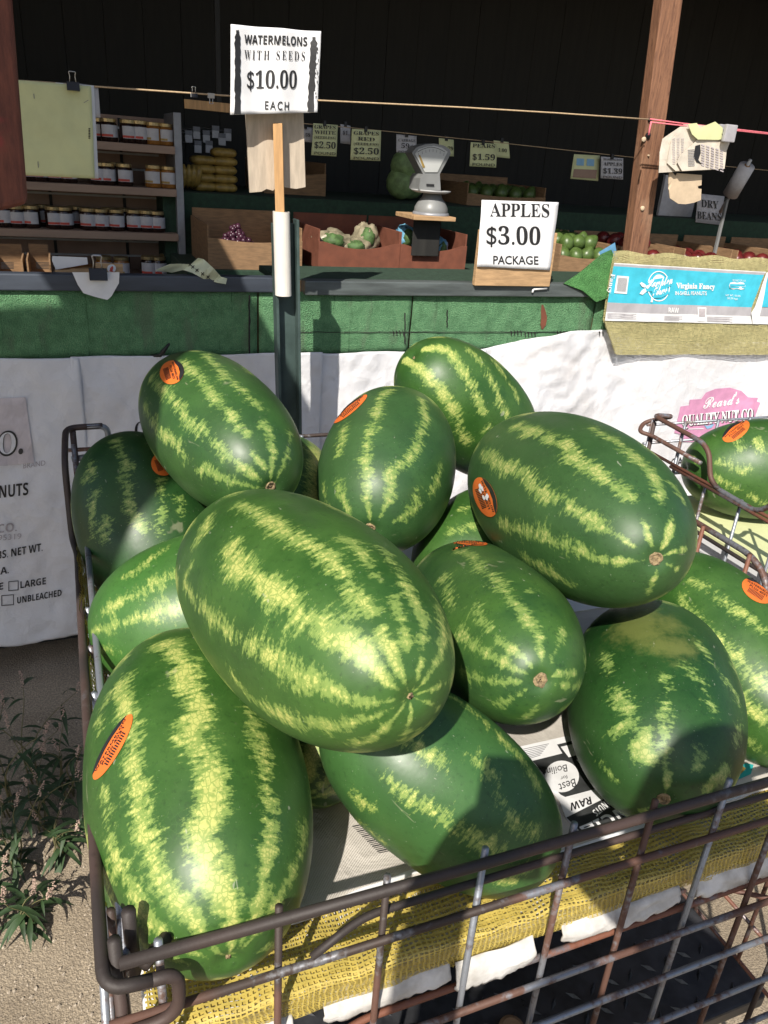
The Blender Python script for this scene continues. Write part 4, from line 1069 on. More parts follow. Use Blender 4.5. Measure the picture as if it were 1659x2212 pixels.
ML['G'] = Melon('G', FIT['G'], [
    a8((300, 30, 13), (380, 90, 16), (440, 150, 22), (500, 210, 22), (550, 270, 20), (600, 330, 22), (640, 400, 20), (680, 430, 14), (685, 500, 14), (688, 570, 7)),
    a8((340, 430, 26), (400, 480, 26), (460, 520, 18), (540, 560, 22), (600, 590, 11), (660, 615, 5)), a8((510, 460, 13), (560, 500, 18), (620, 540, 13), (660, 590, 6)),
    a8((400, 320, 13), (430, 370, 20), (460, 400, 16)), a8((640, 250, 13)), a8((350, 600, 9), (430, 630, 13), (520, 635, 9), (600, 630, 6)), a8((500, 730, 13), (580, 700, 11), (640, 650, 6)),
    a8((890, 600, 8), (830, 600, 13), (760, 600, 11), (710, 620, 6)), a8((850, 660, 8), (780, 650, 11), (715, 635, 5)), a8((620, 790, 13), (670, 740, 9), (685, 660, 5)), a8((780, 420, 8), (740, 520, 9), (700, 600, 6)),
    a8((260, 190, 14), (290, 250, 16), (310, 310, 10))],
    'melon between the centre one and the right ones, sticker edge on its top', 17, 'stem', ((1007, 1171), (46, 5), (-2, -7)), pale=(.37, .40, .13), dark=(0.019, 0.064, 0.018))
ML['H'] = Melon('H', FIT['H'], [
    a8((300, 700, 9), (400, 770, 18), (480, 840, 18), (560, 920, 13), (640, 1020, 11), (680, 1100, 9)), a8((130, 890, 13), (180, 940, 22), (250, 990, 18)), a8((400, 960, 13), (440, 1000, 20), (490, 1040, 16)),
    a8((20, 1060, 18), (100, 1120, 22), (200, 1180, 20), (280, 1230, 16), (370, 1290, 11)), a3((240, 610, 16)), a3((300, 700, 20), (380, 770, 25), (420, 810, 13)), a3((20, 780, 16), (120, 840, 18), (260, 900, 11)),
    a2((940, 290, 13), (1020, 350, 14), (1120, 440, 11)), a2((980, 200, 13), (1060, 260, 16)), a3((380, 960, 12), (440, 960, 14)), a3((230, 1050, 12), (300, 1050, 9))],
    'plain-looking melon low in the middle front beside the printed sack', 18, 'blossom', dark=(0.027, 0.084, 0.021), dark2=(0.040, 0.116, 0.027))
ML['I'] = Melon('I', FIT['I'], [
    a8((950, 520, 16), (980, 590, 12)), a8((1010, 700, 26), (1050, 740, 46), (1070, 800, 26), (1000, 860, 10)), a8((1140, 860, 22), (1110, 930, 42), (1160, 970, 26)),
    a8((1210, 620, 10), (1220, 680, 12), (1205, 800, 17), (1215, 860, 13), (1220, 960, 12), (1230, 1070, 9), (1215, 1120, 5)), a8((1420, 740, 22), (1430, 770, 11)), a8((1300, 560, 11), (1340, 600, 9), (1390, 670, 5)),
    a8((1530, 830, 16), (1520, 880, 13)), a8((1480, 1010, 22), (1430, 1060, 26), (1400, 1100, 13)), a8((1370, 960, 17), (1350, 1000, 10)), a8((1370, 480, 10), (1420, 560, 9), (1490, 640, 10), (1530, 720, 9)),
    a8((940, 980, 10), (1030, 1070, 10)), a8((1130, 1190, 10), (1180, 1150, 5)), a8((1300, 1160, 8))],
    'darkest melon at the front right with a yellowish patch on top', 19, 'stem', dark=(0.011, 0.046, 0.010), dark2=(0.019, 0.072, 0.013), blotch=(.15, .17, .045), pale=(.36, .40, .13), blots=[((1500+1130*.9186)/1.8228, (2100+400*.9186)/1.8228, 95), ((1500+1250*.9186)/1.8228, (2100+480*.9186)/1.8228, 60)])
ML['J'] = Melon('J', FIT['J'], [
    a8((1330, 200, 13), (1380, 230, 17)), a8((1420, 260, 12), (1500, 310, 17), (1580, 370, 22), (1640, 420, 17)), a8((1290, 290, 9), (1380, 400, 17), (1450, 470, 22), (1520, 530, 22), (1600, 600, 20), (1659, 650, 13)),
    a8((1540, 710, 13), (1620, 780, 20), (1659, 800, 13)), a8((1580, 900, 8), (1659, 950, 8))],
    'melon cut off by the right picture edge with orange sticker, behind the darkest one', 20, 'stem', ((1636, 1277), (32, 20), (11, -19)))
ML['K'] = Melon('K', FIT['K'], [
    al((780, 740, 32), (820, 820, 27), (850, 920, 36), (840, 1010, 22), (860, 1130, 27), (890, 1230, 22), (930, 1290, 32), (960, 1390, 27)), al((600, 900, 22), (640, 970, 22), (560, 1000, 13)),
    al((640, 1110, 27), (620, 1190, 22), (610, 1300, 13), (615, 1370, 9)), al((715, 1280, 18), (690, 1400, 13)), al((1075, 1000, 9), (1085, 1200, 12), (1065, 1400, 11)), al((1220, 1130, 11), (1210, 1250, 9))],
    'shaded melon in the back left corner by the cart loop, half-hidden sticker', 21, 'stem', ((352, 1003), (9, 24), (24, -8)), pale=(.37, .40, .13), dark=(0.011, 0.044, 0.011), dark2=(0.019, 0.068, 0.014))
ML['L'] = Melon('L', FIT['L'], [
    al((700, 1890, 27), (780, 1830, 27), (900, 1770, 22), (1000, 1700, 32), (1100, 1660, 36), (1170, 1620, 27)), al((620, 2020, 13), (700, 2000, 18), (850, 1960, 22), (950, 1920, 40), (1050, 1900, 45), (1150, 1870, 50), (1230, 1840, 45)),
    al((660, 2150, 22), (760, 2130, 13)), al((850, 1640, 11), (970, 1570, 11), (1070, 1480, 13), (1120, 1460, 9))],
    'pale-striped melon lying crosswise along the left side of the cart', 22, 'stem', dark=(0.032, 0.108, 0.018), dark2=(0.048, 0.144, 0.024))
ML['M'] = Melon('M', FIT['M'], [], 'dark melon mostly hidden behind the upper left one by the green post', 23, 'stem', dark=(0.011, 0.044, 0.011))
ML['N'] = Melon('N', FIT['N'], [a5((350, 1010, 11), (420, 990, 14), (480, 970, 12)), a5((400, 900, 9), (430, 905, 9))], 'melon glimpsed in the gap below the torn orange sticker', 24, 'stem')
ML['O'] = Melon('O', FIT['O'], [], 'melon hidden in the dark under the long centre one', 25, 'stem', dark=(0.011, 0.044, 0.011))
cP = PX(1655, 1014, 1.42)
ML['P'] = Melon('P', ((cP.x, cP.y, cP.z), (.93, -.36, .05), .185, .112), [
    aR((1180, 1140, 18), (1240, 1170, 32), (1330, 1210, 32), (1430, 1210, 22)), aR((1150, 1280, 18), (1250, 1340, 22), (1330, 1380, 18)), aR((1290, 930, 36), (1320, 960, 22), (1380, 1050, 13)),
    aR((1500, 970, 36), (1550, 1060, 27)), aR((960, 1100, 13), (980, 1150, 13)), aR((1450, 1440, 18), (1590, 1530, 22))],
    'melon with orange sticker in the second cart at the right edge', 26, 'stem', ((1590, 932), (26, -21), (-13, -11)), group='watermelons in the second cart')

# ================================================================= WIRE CART
KF = .925
def fz(z): return HC-(HC-z)*KF
ZR = fz(.947); X0, X1, Y0, Y1 = -.022, .950, .445*KF, 1.335; ZB_ = .858
cart = thing('wire_cart', 'rusty wire basket cart holding the pile of melons', 'cart', ((X0+X1)/2, (Y0+Y1)/2, 0))
RW, RR = .0034, .0050
def rod(name, pts, r, mt, par=cart, fil=0., n=8):
    return tube(name, fillet(pts, fil) if fil else pts, r, M[mt], par, n)
# front face
rod('top_rail', [(X0+.012, Y0+.004, ZR), (.3, Y0, ZR), (X1, Y0, ZR)], RR, 'wire_dark')
k = 0; x = (.122-.1016)*KF
while x < X1:
    bow = .002*nz(k*3.3)
    rod('upright_wire', [(x, Y0+.0095, ZR+.007), (x+bow, Y0+.0095, .7), (x, Y0+.0095, .35)], RW, 'wire' if k % 3 else 'wire_grey'); x += .1016*KF; k += 1
for z, dbl, mt in ((.880, 1, 'wire'), (.722, 1, 'wire'), (.642, 0, 'wire_grey'), (.545, 0, 'wire_grey'), (.445, 0, 'wire_grey'), (.36, 0, 'wire')):
    z = fz(z)
    rod('cross_wire', [(X0, Y0+.0005, z), (.45, Y0+.001, z+.001), (X1, Y0+.0005, z)], RW*1.15, mt)
    if dbl: rod('cross_wire', fillet([(.14, Y0+.003, z+.004), (.19, Y0+.016, z+.018), (.5, Y0+.018, z+.0165), (X1, Y0+.018, z+.0165)], .02), RW*1.1, 'wire_dark' if z > .8 else 'wire_rust')
# left and right sides: rail dips in the middle and rises at the back corner
for sx, xx in ((-1, X0), (1, X1)):
    hi_front = ZR if sx < 0 else 1.028
    if sx < 0:
        side = [(xx+.034, Y0-.012, ZR-.006), (xx, Y0-.012, ZR-.002), (xx, Y0+.05, ZR+.002), (xx, 1.16, .957), (xx-.006, 1.20, .962), (xx-.006, 1.235, 1.075), (xx-.003, 1.28, 1.098), (xx, Y1, 1.105), (xx+.058, Y1, 1.105)]
        rod('side_rail', side, RR*1.05, 'wire_dark', cart, .022)
        # end loops turned back towards the post
        for (yy, zt) in ((Y0-.012, ZR-.006), (Y1, 1.105)):
            lw = .052 if yy < .6 else .066
            rod('corner_loop', [(xx+lw*.5, yy, zt), (xx+lw, yy, zt), (xx+lw, yy, zt-.050), (xx+.004, yy+.004, zt-.058)], RR*1.05, 'wire_dark' if yy < .6 else 'wire_grey', cart, .026)
    else:
        side = [(xx, Y0, .90), (xx, .66, .90), (xx, .70, .925), (xx, .735, 1.01), (xx, .77, 1.03), (xx, Y1, 1.03)]
        rod('side_rail', side, RR*1.05, 'wire', cart, .03)
    rod('side_wire', [(xx+sx*.004, Y0, .880), (xx+sx*.004, Y1, .880)], RW*1.1, 'wire_grey')
    for z in (.80, .722, .642, .545, .445, .36): rod('side_wire', [(xx+sx*.002, Y0, z), (xx+sx*.002, Y1, z)], RW, 'wire_rust' if sx > 0 or z < .75 else 'wire')
    yy = Y0+.05; k = 0
    while yy < Y1-.02:
        zt = (ZR+(.955-ZR)*(yy-Y0)/.75 if yy < 1.2 else 1.09) if sx < 0 else (.90 if yy < .68 else 1.03)
        rod('upright_wire', [(xx-sx*.009, yy, zt+.006), (xx-sx*.009, yy, .35)], RW, 'wire_grey' if sx < 0 and k % 2 else ('wire' if sx < 0 else 'wire_rust')); yy += .1016; k += 1
    rod('inner_side_rail', [(xx-sx*.016, Y0+.012, ZR-.018), (xx-sx*.016, .8, ZR-.014), (xx-sx*.016, Y1, 1.02 if sx < 0 else .99)], RW*1.25, 'wire_grey')
    for yc in (Y0+.006, Y1-.006):
        zt = (ZR+.02 if yc < .6 else 1.10) if sx < 0 else (.9 if yc < .6 else 1.03)
        rod('corner_post', [(xx-sx*.010, yc+.004, zt), (xx-sx*.010, yc+.004, .02)], RR, 'wire_dark')
        rod('corner_post_foot', [(xx-sx*.010, yc+.004, .021), (xx-sx*.010, yc+.004, .0)], RR*2.2, 'wire_dark')
# stub of the hinge pin near the front corner
rod('hinge_pin', [(X0+.022, Y0+.03, ZR-.05), (X0+.022, Y0+.03, ZR+.022)], RR*1.1, 'wire_dark')
rod('hinge_pin', [(X0+.028, Y0+.006, ZR-.012), (X0+.052, Y0+.028, ZR-.012)], RR*1.1, 'wire_dark')
# back face
for z in (1.065, .98, .88, .722, .545, .36): rod('cross_wire', [(X0, Y1, z), (X1, Y1, z)], RW*1.1, 'wire')
x = X0+.1016
while x < X1: rod('upright_wire', [(x, Y1-.009, 1.07), (x, Y1-.009, .35)], RW, 'wire_grey'); x += .1016
# floor grid and low braces
for yy in (.52, .70, .88, 1.06, 1.24): rod('floor_wire', [(X0, yy, .375), (X1, yy, .375)], RW, 'wire_rust')
for x in (.15, .35, .55, .75): rod('floor_wire', [(x, Y0, .367), (x, Y1, .367)], RW, 'wire_rust')
rod('brace', [(.70, .50, .38), (X1-.012, .82, .62)], RW*1.2, 'wire_rust'); rod('brace', [(.74, .86, .38), (X1-.012, .50, .58)], RW*1.2, 'wire_rust')

# board, torn flaps and crate that carry the melons
bd = thing('white_shelf_board', 'white board with torn front flaps under the yellow netting', 'board', (.46, .9, .8))
box('board', (.004, Y0+.026, .832), (X1-.03, Y1-.02, ZB_-.006), M['paper'], bd, .003)
rf = random.Random(5)
for (xa, xb, dp, yo) in ((.03, .13, .016, 0), (.16, .29, .024, .002), (.295, .385, .034, -.003), (.42, .575, .024, 0), (.60, .78, .030, .002), (.80, .91, .034, 0)):
    nn = 26
    def fl(u, v, xa=xa, xb=xb, dp=dp, yo=yo):
        x = xa+(xb-xa)*u; e = max(0.05, min(1, min(u, 1-u)*9))
        d = dp*(.80+.20*e+.25*nz(x*14, dp*90)+.22*nz(x*75, 3.)+.12*nz(x*160, 7.))
        return Vector((x, Y0+.024+yo-.008*math.sin(v*2.2)+.004*nz(x*30, v*3), .834-d*v))
    sheet('torn_flap', fl, nn*2, 6, M['torn'], bd, .0022)
cr = thing('black_crate', 'black plastic crate with raised tread floor under the board', 'crate', (.35, .85, .38))
box('tread_floor', (.02, Y0+.04, .46), (.85, 1.25, .485), M['tread'], cr, .004)
box('rear_box', (.02, .86, .4855), (.755, 1.25, .828), M['black_plastic'], cr, .01)
box('upper_ledge', (.03, Y0+.10, .775), (.60, .859, .829), M['dark_green'], cr, .006)
dv, df = [], []
for i in range(24):
    for j in range(12):
        cx_, cy_ = .05+i*.033, Y0+.065+j*.033; an = PI/4 if (i+j) % 2 else -PI/4
        o_ = len(dv); ca, sa = math.cos(an), math.sin(an)
        for (lx, ly) in ((-.012, 0), (0, -.0032), (.012, 0), (0, .0032)): dv.append((cx_+lx*ca-ly*sa, cy_+lx*sa+ly*ca, .4855))
        dv.append((cx_, cy_, .4905)); df += [(o_, o_+1, o_+4), (o_+1, o_+2, o_+4), (o_+2, o_+3, o_+4), (o_+3, o_, o_+4)]
tag(mesh('tread_pattern', dv, df, M['tread'], cr), kind='stuff')
for (x, y) in ((.30, .50), (.47, .53), (.12, .52)):
    vv_, ff_ = lathe_vf([(.018, 0), (.018, .004), (.013, .006), (.005, .004)], 18); mesh('bolt_cap', [Vector((x, y, .4856))+Vector(p) for p in vv_], ff_, M['card_brown'], cr)
gb = thing('grey_bin', 'grey plastic bin standing low behind the right end of the grid', 'bin', (.84, 1.0, 0))
box('bin_wall', (.86, .80, .02), (.92, 1.26, .78), M['grey_plastic'], gb, .01)
gp_ = thing('plastic_sheet', 'grey plastic panel leaning inside the right end of the cart', 'panel', (.86, .56, .6))
box('panel', (.79, .70, .42), (.925, .706, .83), M['grey_plastic'], gp_, .002)

# printed sack and yellow netting spread over the board
yn = thing('yellow_net_sack', 'yellow mesh sack spread over the board with folds along the front rail', 'sack', (.46, .9, ZB_))
def netz(x, y): return ZB_+.003+.004*abs(nz(x*9, y*16))+.003*nz(x*30, y*30)
def netf(u, v):
    x = .006+(X1-.045)*u
    # v<.2 hangs over the front edge
    if v < .18: t = v/.18; return Vector((x, Y0+.0215+.002*nz(x*20, t*4), ZB_-.030*(1-t)+.006*nz(x*8, 2.)*(1-t)))
    t = (v-.18)/.82; y = Y0+.022+t*.36
    return Vector((x, y, netz(x, y)))
sheet('netting', netf, 90, 60, M['net'], yn, 0, (X1, .42))
def netf2(u, v):
    p = netf(u, v); return p+Vector((.0023, 0, -.0022)) if v >= .18 else p+Vector((.002, .0022, 0))
sheet('netting', netf2, 90, 60, M['net'], yn, 0, (X1*1.03, .40))
# net bunched along the left side wires
def bunch(u, v):
    y = .50+.66*u; t = v
    zt_ = .955+.02*u+.018*nz(y*7, 2.)
    return Vector((.016-.034*t**1.5+.007*nz(y*16, t*3)+.004*nz(y*40, t*6), y, ZB_+.004+(zt_-ZB_)*t))
sheet('bunched_netting', bunch, 90, 20, M['net'], yn, 0, (.66, .11))
sheet('bunched_netting', lambda u, v: bunch(u, v)+Vector((-.004, .003, .001)), 90, 20, M['net'], yn, 0, (.68, .10))
pk = thing('printed_sack', 'grey white printed peanut sack lying under the front melons', 'sack', (.45, .62, ZB_))
def pkz(x, y): return ZB_+.0105+.0022*nz(x*10, y*12)
def Sz(off):
    def s(px, py):
        p = PZ(px, py, ZB_+.011); return PZ(px, py, pkz(p.x, p.y)+off)
    return s
HEM = [PZ(x, y, ZB_+.011) for x, y in ((248, 2079), (335, 2065), (640, 1990), (900, 1885), (1206, 1850), (1368, 1797), (1659, 1700))]
def hemy(x): return float(np.interp(x, [p.x for p in HEM], [p.y for p in HEM]))+.003*nz(x*25, 4.)
def pkf(u, v):
    x = .012+(X1-.08)*u; yf = hemy(x)
    y = yf+(.92-yf)*v; return Vector((x, y, pkz(x, y)-(.004 if v < .01 else 0)))
sheet('cloth', pkf, 80, 50, M['sack_print'], pk, .001)
def edg(u, v):
    x = .012+(X1-.08)*u; yf = hemy(x); y = yf+.006*v; return Vector((x, y, pkz(x, y)+.0006))
sheet('white_hem', edg, 80, 2, M['paper'], pk)
S1, S2, S3 = Sz(.0016), Sz(.0026), Sz(.0036)
def b8(l): return [((1500+.9186*x)/1.8228, (2100+.9186*y)/1.8228) for x, y in l]
poly_px('print_block', b8([(590, 915), (800, 868), (1000, 980), (1120, 1210), (870, 1306), (795, 1225), (960, 1150), (930, 1095), (765, 1150), (660, 1010)]), S1, M['band_white'], pk, 2)
poly_px('print_block', b8([(650, 975), (810, 935), (870, 1010), (960, 1085), (790, 1130), (770, 1120)]), S2, M['sack_black'], pk, 2)
poly_px('print_block', b8([(795, 1218), (990, 1120), (1110, 1215), (880, 1305)]), S2, M['sack_black'], pk, 2)
poly_px('print_disc', b8([(775+74*math.cos(k*PI/14), 1042+68*math.sin(k*PI/14)) for k in range(28)]), S3, M['band_white'], pk)
def zt(s, p0, p1, tp, mt='ink', **k):
    p0, p1, tp = b8([p0, p1, tp]); return text_px(s, p0, p1, (tp[0]-p0[0], tp[1]-p0[1]), Sz(.0042), M[mt], pk, **k)
zt('RAW', (898, 1128), (808, 1158), (905, 1160), style='sansb')
zt('NCIA', (1040, 1165), (850, 1262), (1080, 1215), 'band_white', style='sansb')
zt('ANUTS', (970, 1135), (905, 1190), (990, 1160), 'band_white', style='sansb')
zt('Best', (830, 1050), (760, 1075), (838, 1085))
zt('for', (798, 1035), (768, 1045), (802, 1050))
zt('Boiling', (795, 990), (690, 1012), (800, 1020))
for i in range(3): stroke_px('print_stripe', b8([(852+i*8, 1262+i*12), (905+i*8, 1240+i*12)]), 2.2, Sz(.0042), M['band_white'], pk)
for i in range(7): stroke_px('small_print', b8([(610, 925+i*8), (720-i*6, 902+i*8)]), .7, Sz(.0026), M['ink_grey'], pk)
poly_px('print_icon', b8([(755, 905), (860, 880), (880, 960), (800, 980)]), Sz(.003), M['sack_black'], pk)
poly_px('print_icon', b8([(770, 915), (845, 898), (860, 945), (805, 960)]), Sz(.0042), M['band_white'], pk)
for i in range(17):
    xx0 = .0; x0_, y0_ = (700+.7233*(950+i*9))/1.8228, (3000+.7233*(352+i*9))/1.8228
    stroke_px('bar_code_bar', [(x0_, y0_), (x0_+34, y0_-7)], .7+.5*(i % 3 == 0), S2, M['ink'], pk)
poly_px('print_swirl', [(1590, 1660), (1612, 1648), (1628, 1652), (1622, 1672), (1600, 1682), (1582, 1684)], S2, M['teal'], pk)
poly_px('print_swirl', [(1592, 1662), (1605, 1655), (1612, 1660), (1600, 1672)], S3, M['noodle'], pk)
for i in range(3): stroke_px('print_stripe', [(232+i*2, 1925+i*9), (248, 1916+i*9)], 2.6, S2, M['sack_black'], pk)

# ================================================================= SECOND CART
c2 = thing('wire_cart', 'second wire basket cart cut off by the right edge', 'cart', (1.7, 1.0, 0))
XA, YA, YB2 = 1.225, .62, 1.365
rod('side_rail', [(XA+.045, YB2, 1.045), (XA+.05, YB2-.02, 1.055), (XA, YB2-.012, 1.058), (XA, 1.19, 1.05), (XA, 1.165, 1.035), (XA, 1.145, .985), (XA, 1.12, .972), (XA, 1.015, .968), (XA, .99, .985), (XA, .965, 1.03), (XA, .94, 1.045), (XA, YA, 1.045)], RR*1.1, 'wire', c2, .02)
rod('corner_loop', [(XA+.04, YB2, 1.045), (XA+.005, YB2+.02, 1.03), (XA-.02, YB2, 1.015), (XA, YB2-.02, 1.012), (XA, 1.18, 1.006)], RR, 'wire', c2, .02)
rod('side_wire', [(XA, YB2, .975), (XA, YA, .965)], RW*1.1, 'wire_rust', c2)
rod('side_wire', [(XA-.004, 1.26, .968), (XA-.004, YA, .956)], RW*1.1, 'wire_rust', c2)
rod('side_wire', [(XA, YB2, .86), (XA, YA, .86)], RW*1.3, 'wire_dark', c2); rod('side_wire', [(XA, YB2, .76), (XA, YA, .76)], RW*1.1, 'wire_dark', c2)
for z in (1.03, .985, .90): rod('cross_wire', [(XA, YB2, z), (2.1, YB2, z)], RW, 'wire_grey', c2)
for yy in (YB2-.005, 1.26, 1.16, 1.06, .96, .86): rod('upright_wire', [(XA+.008, yy, 1.045 if yy > 1.2 or yy < .97 else .972), (XA+.008, yy, .5)], RW, 'wire_grey', c2)
for x in (1.33, 1.43, 1.53, 1.63, 1.73, 1.83): rod('upright_wire', [(x, YB2-.008, 1.035), (x, YB2-.008, .5)], RW, 'wire_grey', c2)
for x in (XA+.01, 2.1):
    for yy in (YA, YB2-.01): rod('corner_post', [(x, yy, 1.04), (x, yy, 0)], RR, 'wire_dark', c2)
zP = cP.z-.112
b2 = thing('foam_tray', 'white worn foam tray under the melon in the second cart', 'tray', (1.6, 1.0, zP))
box('tray_side', (XA+.025, .64, zP-.06), (2.05, YB2-.03, zP-.012), M['paper'], b2, .006)
ry = thing('rolled_paper', 'yellow and green printed paper rolled under the second-cart melon', 'paper', (1.6, 1.0, zP))
box('paper', (XA+.018, .66, zP-.0115), (2.05, YB2-.05, zP-.003), M['net_fine'] if False else M['paper_yellow'], ry, .002)
bx2 = thing('dark_box', 'dark box standing beneath the second cart tray', 'box', (1.6, 1.0, 0))
box('box_wall', (XA+.03, .66, .35), (2.05, YB2-.04, zP-.07), M['black_plastic'], bx2, .01)

# ================================================================= PEBBLES AND LITTER
pv_, pf_ = [], []; rq = random.Random(77)
for q in range(900):
    px_, py_ = rq.uniform(-60, 260), 1480+760*rq.random()**.6
    c = PZ(px_, py_, 0.); r_ = .0012+.0045*rq.random()**4; o_ = len(pv_)
    for k_ in ((1, 0, 0), (0, 1, 0), (-1, 0, 0), (0, -1, 0), (.3, .2, .8)): pv_.append(c+Vector((k_[0]*r_*rq.uniform(.7, 1.3), k_[1]*r_*rq.uniform(.7, 1.3), k_[2]*r_+.0002)))
    pf_ += [(o_, o_+1, o_+4), (o_+1, o_+2, o_+4), (o_+2, o_+3, o_+4), (o_+3, o_, o_+4)]
tag(mesh('pebbles', pv_, pf_, mat_plain('grit', (.36, .30, .23), .9, .5, 300), None), 'loose grit and pebbles scattered on the concrete at the left', 'pebbles', None, 'stuff')

# ================================================================= WEEDS
def weed(px, py, h, seed, lean, label):
    base = PZ(px, py, 0.); r = thing('weed', label, 'weed', base, 'weeds growing at the left of the cart')
    rg = random.Random(seed); sv, sf_, lv, lf, fv, ff_ = [], [], [], [], [], []
    for q in range(rg.randint(4, 6)):
        an = rg.uniform(0, 2*PI); hh = h*rg.uniform(.55, 1.1); ll = rg.uniform(.25, .75)
        d = Vector((math.cos(an)*ll+lean[0], math.sin(an)*ll+lean[1], 0))
        pts = [base+d*hh*t*t*.6+Vector((.012*math.sin(t*5+q), .01*math.cos(t*4+q), hh*(t-.22*t*t)+.001)) for t in [i/7 for i in range(8)]]
        v, f = tube_vf(pts, [.0024-.0016*i/7 for i in range(8)], 5, True, len(sv)); sv += v; sf_ += f
        for i in range(1, 8):
            for rep in range(1):
                p = pts[i]; a2 = rg.uniform(0, 2*PI); L_ = rg.uniform(.035, .085); wd_ = L_*rg.uniform(.07, .12)
                dr = Vector((math.cos(a2), math.sin(a2), rg.uniform(-.1, .5))).normalized(); sd = dr.cross(Vector((0, 0, 1))).normalized(); o_ = len(lv)
                for t, ww in ((0, .15), (.25, .85), (.5, 1.), (.75, .6), (1., .03)):
                    c = p+dr*L_*t+Vector((0, 0, -.045*t*t*L_/.07)); dz = Vector((0, 0, wd_*.35))
                    lv += [c-sd*wd_*ww+dz*ww, c, c+sd*wd_*ww+dz*ww]
                for t in range(4):
                    lf += [(o_+3*t, o_+3*t+1, o_+3*t+4, o_+3*t+3), (o_+3*t+1, o_+3*t+2, o_+3*t+5, o_+3*t+4)]
        tip = pts[-1]
        for i in range(26):
            t = i/26; c = tip+d.normalized()*.035*t*.4+Vector((rg.uniform(-.004, .004), rg.uniform(-.004, .004), .04*t)); s_ = .0022; o_ = len(fv)
            fv += [c+Vector(k) for k in ((s_, 0, 0), (-s_, 0, 0), (0, s_, 0), (0, -s_, 0), (0, 0, s_), (0, 0, -s_))]
            ff_ += [(o_, o_+2, o_+4), (o_+2, o_+1, o_+4), (o_+1, o_+3, o_+4), (o_+3, o_, o_+4), (o_+2, o_, o_+5), (o_+1, o_+2, o_+5), (o_+3, o_+1, o_+5), (o_, o_+3, o_+5)]
    mesh('stems', sv, sf_, MW['stem'], r, True); tag(mesh('foliage', lv, lf, MW['leaf'], r, True), kind='stuff'); tag(mesh('flower_spikes', fv, ff_, MW['flower'], r), kind='stuff')
MW = {'stem': mat_plain('weed_stem', (.13, .12, .05), .7, .3), 'leaf': mat_plain('weed_leaf', (.030, .062, .020), .6, .4, 30), 'flower': mat_plain('weed_flower', (.42, .30, .24), .8, .3)}
for i, (px, py, h, ln, lb) in enumerate(((20, 1760, .34, (-.1, -.1), 'tallest weed at the left picture edge beside the cart'), (95, 1790, .30, (.15, -.15), 'bushy weed between the picture edge and the cart'),
        (40, 1880, .26, (-.1, -.2), 'leafy weed in the middle of the sunny concrete'), (-25, 1990, .24, (.2, -.1), 'low weed cut off by the left picture edge'), (60, 2010, .16, (.1, -.1), 'small weed with few leaves nearest the cart corner'),
        (130, 1850, .22, (.1, -.1), 'weed touching the cart side wires'), (70, 1690, .30, (.05, 0.), 'weed in the shade by the hung sack'), (150, 1720, .24, (.1, -.05), 'shaded weed close to the cart behind the others'))):
    weed(px, py, h, 40+i, ln, lb)

# ================================================================= INSIDE THE STAND
# --- jar shelves
YJ = 3.40
xr = PY(378, 318, YJ).x; XLs = -.95
sh = thing('jar_shelves', 'tan wall shelves filled with jam jars at the left', 'shelves', (-.2, YJ+.2, .05))
zs = [PY(300, y, YJ).z for y in (311, 405, 503, 603)]
for z in zs: box('shelf', (XLs, YJ, z-.028), (xr, YJ+.30, z), M['brown_shelf'], sh, .002)
box('back_panel', (XLs, YJ+.301, .05), (xr, YJ+.32, zs[0]+.10), M['brown_panel'], sh, .002)
box('side_upright', (xr+.001, YJ+.02, .05), (xr+.03, YJ+.32, zs[0]+.12), M['grey_metal'], sh, .002)
for i in range(5): box('panel_joint', (XLs+.05+i*.29, YJ+.296, .2), (XLs+.062+i*.29, YJ+.3005, zs[0]+.09), M['dark_wood'], sh, 0)
for z in zs:
    for dz in (.05, .11)[:1 if z == zs[0] else 2]: box('metal_strip', (XLs, YJ+.294, z+dz), (xr-.03, YJ+.3005, z+dz+.008), M['white_metal'], sh, 0)
# one jar of each sort, then copies
def jar_proto(mt, h=.085, r=.034):
    e = bpy.data.objects.new('jam_jar', None); e.empty_display_size = .02; parts = []
    v, f = lathe_vf([(r*.92, 0), (r, .006), (r, h*.72), (r*.86, h*.82), (r*.84, h*.84)], 16); me = bpy.data.meshes.new('glass_body'); me.from_pydata(v, [], f); me.materials.append(M[mt]); me.polygons.foreach_set('use_smooth', [True]*len(f)); parts.append(('glass_body', me))
    v, f = lathe_vf([(r*.90, h*.84), (r*.92, h*.85), (r*.92, h*.985), (r*.86, h)], 16); me = bpy.data.meshes.new('lid'); me.from_pydata(v, [], f); me.materials.append(M['gold_lid']); parts.append(('lid', me))
    lab, lf, red, rf_ = [], [], [], []
    n = 10
    for i in range(n+1):
        an = -PI/2-1.15+2.3*i/n; cx_, sx_ = math.cos(an)*r*1.015, math.sin(an)*r*1.015
        lab += [(cx_, sx_, h*.20), (cx_, sx_, h*.72)]; red += [(cx_*1.01, sx_*1.01, h*.22), (cx_*1.01, sx_*1.01, h*.32)]
    for i in range(n): lf.append((2*i, 2*i+2, 2*i+3, 2*i+1))
    me = bpy.data.meshes.new('paper_label'); me.from_pydata(lab, [], lf); me.materials.append(M['jar_label']); parts.append(('paper_label', me))
    me = bpy.data.meshes.new('label_stripe'); me.from_pydata(red, [], lf[:6]); me.materials.append(M['jar_red' if mt == 'jam_dark' else 'noodle']); parts.append(('label_stripe', me))
    tx_, tf_ = text_geo('JAM', 'serif'); return parts
JP = {'d': jar_proto('jam_dark'), 'a': jar_proto('jam_amber')}
ORD = ['first', 'second', 'third', 'fourth', 'fifth', 'sixth', 'seventh', 'eighth', 'ninth', 'tenth', 'eleventh', 'twelfth', 'thirteenth', 'fourteenth', 'fifteenth', 'sixteenth']
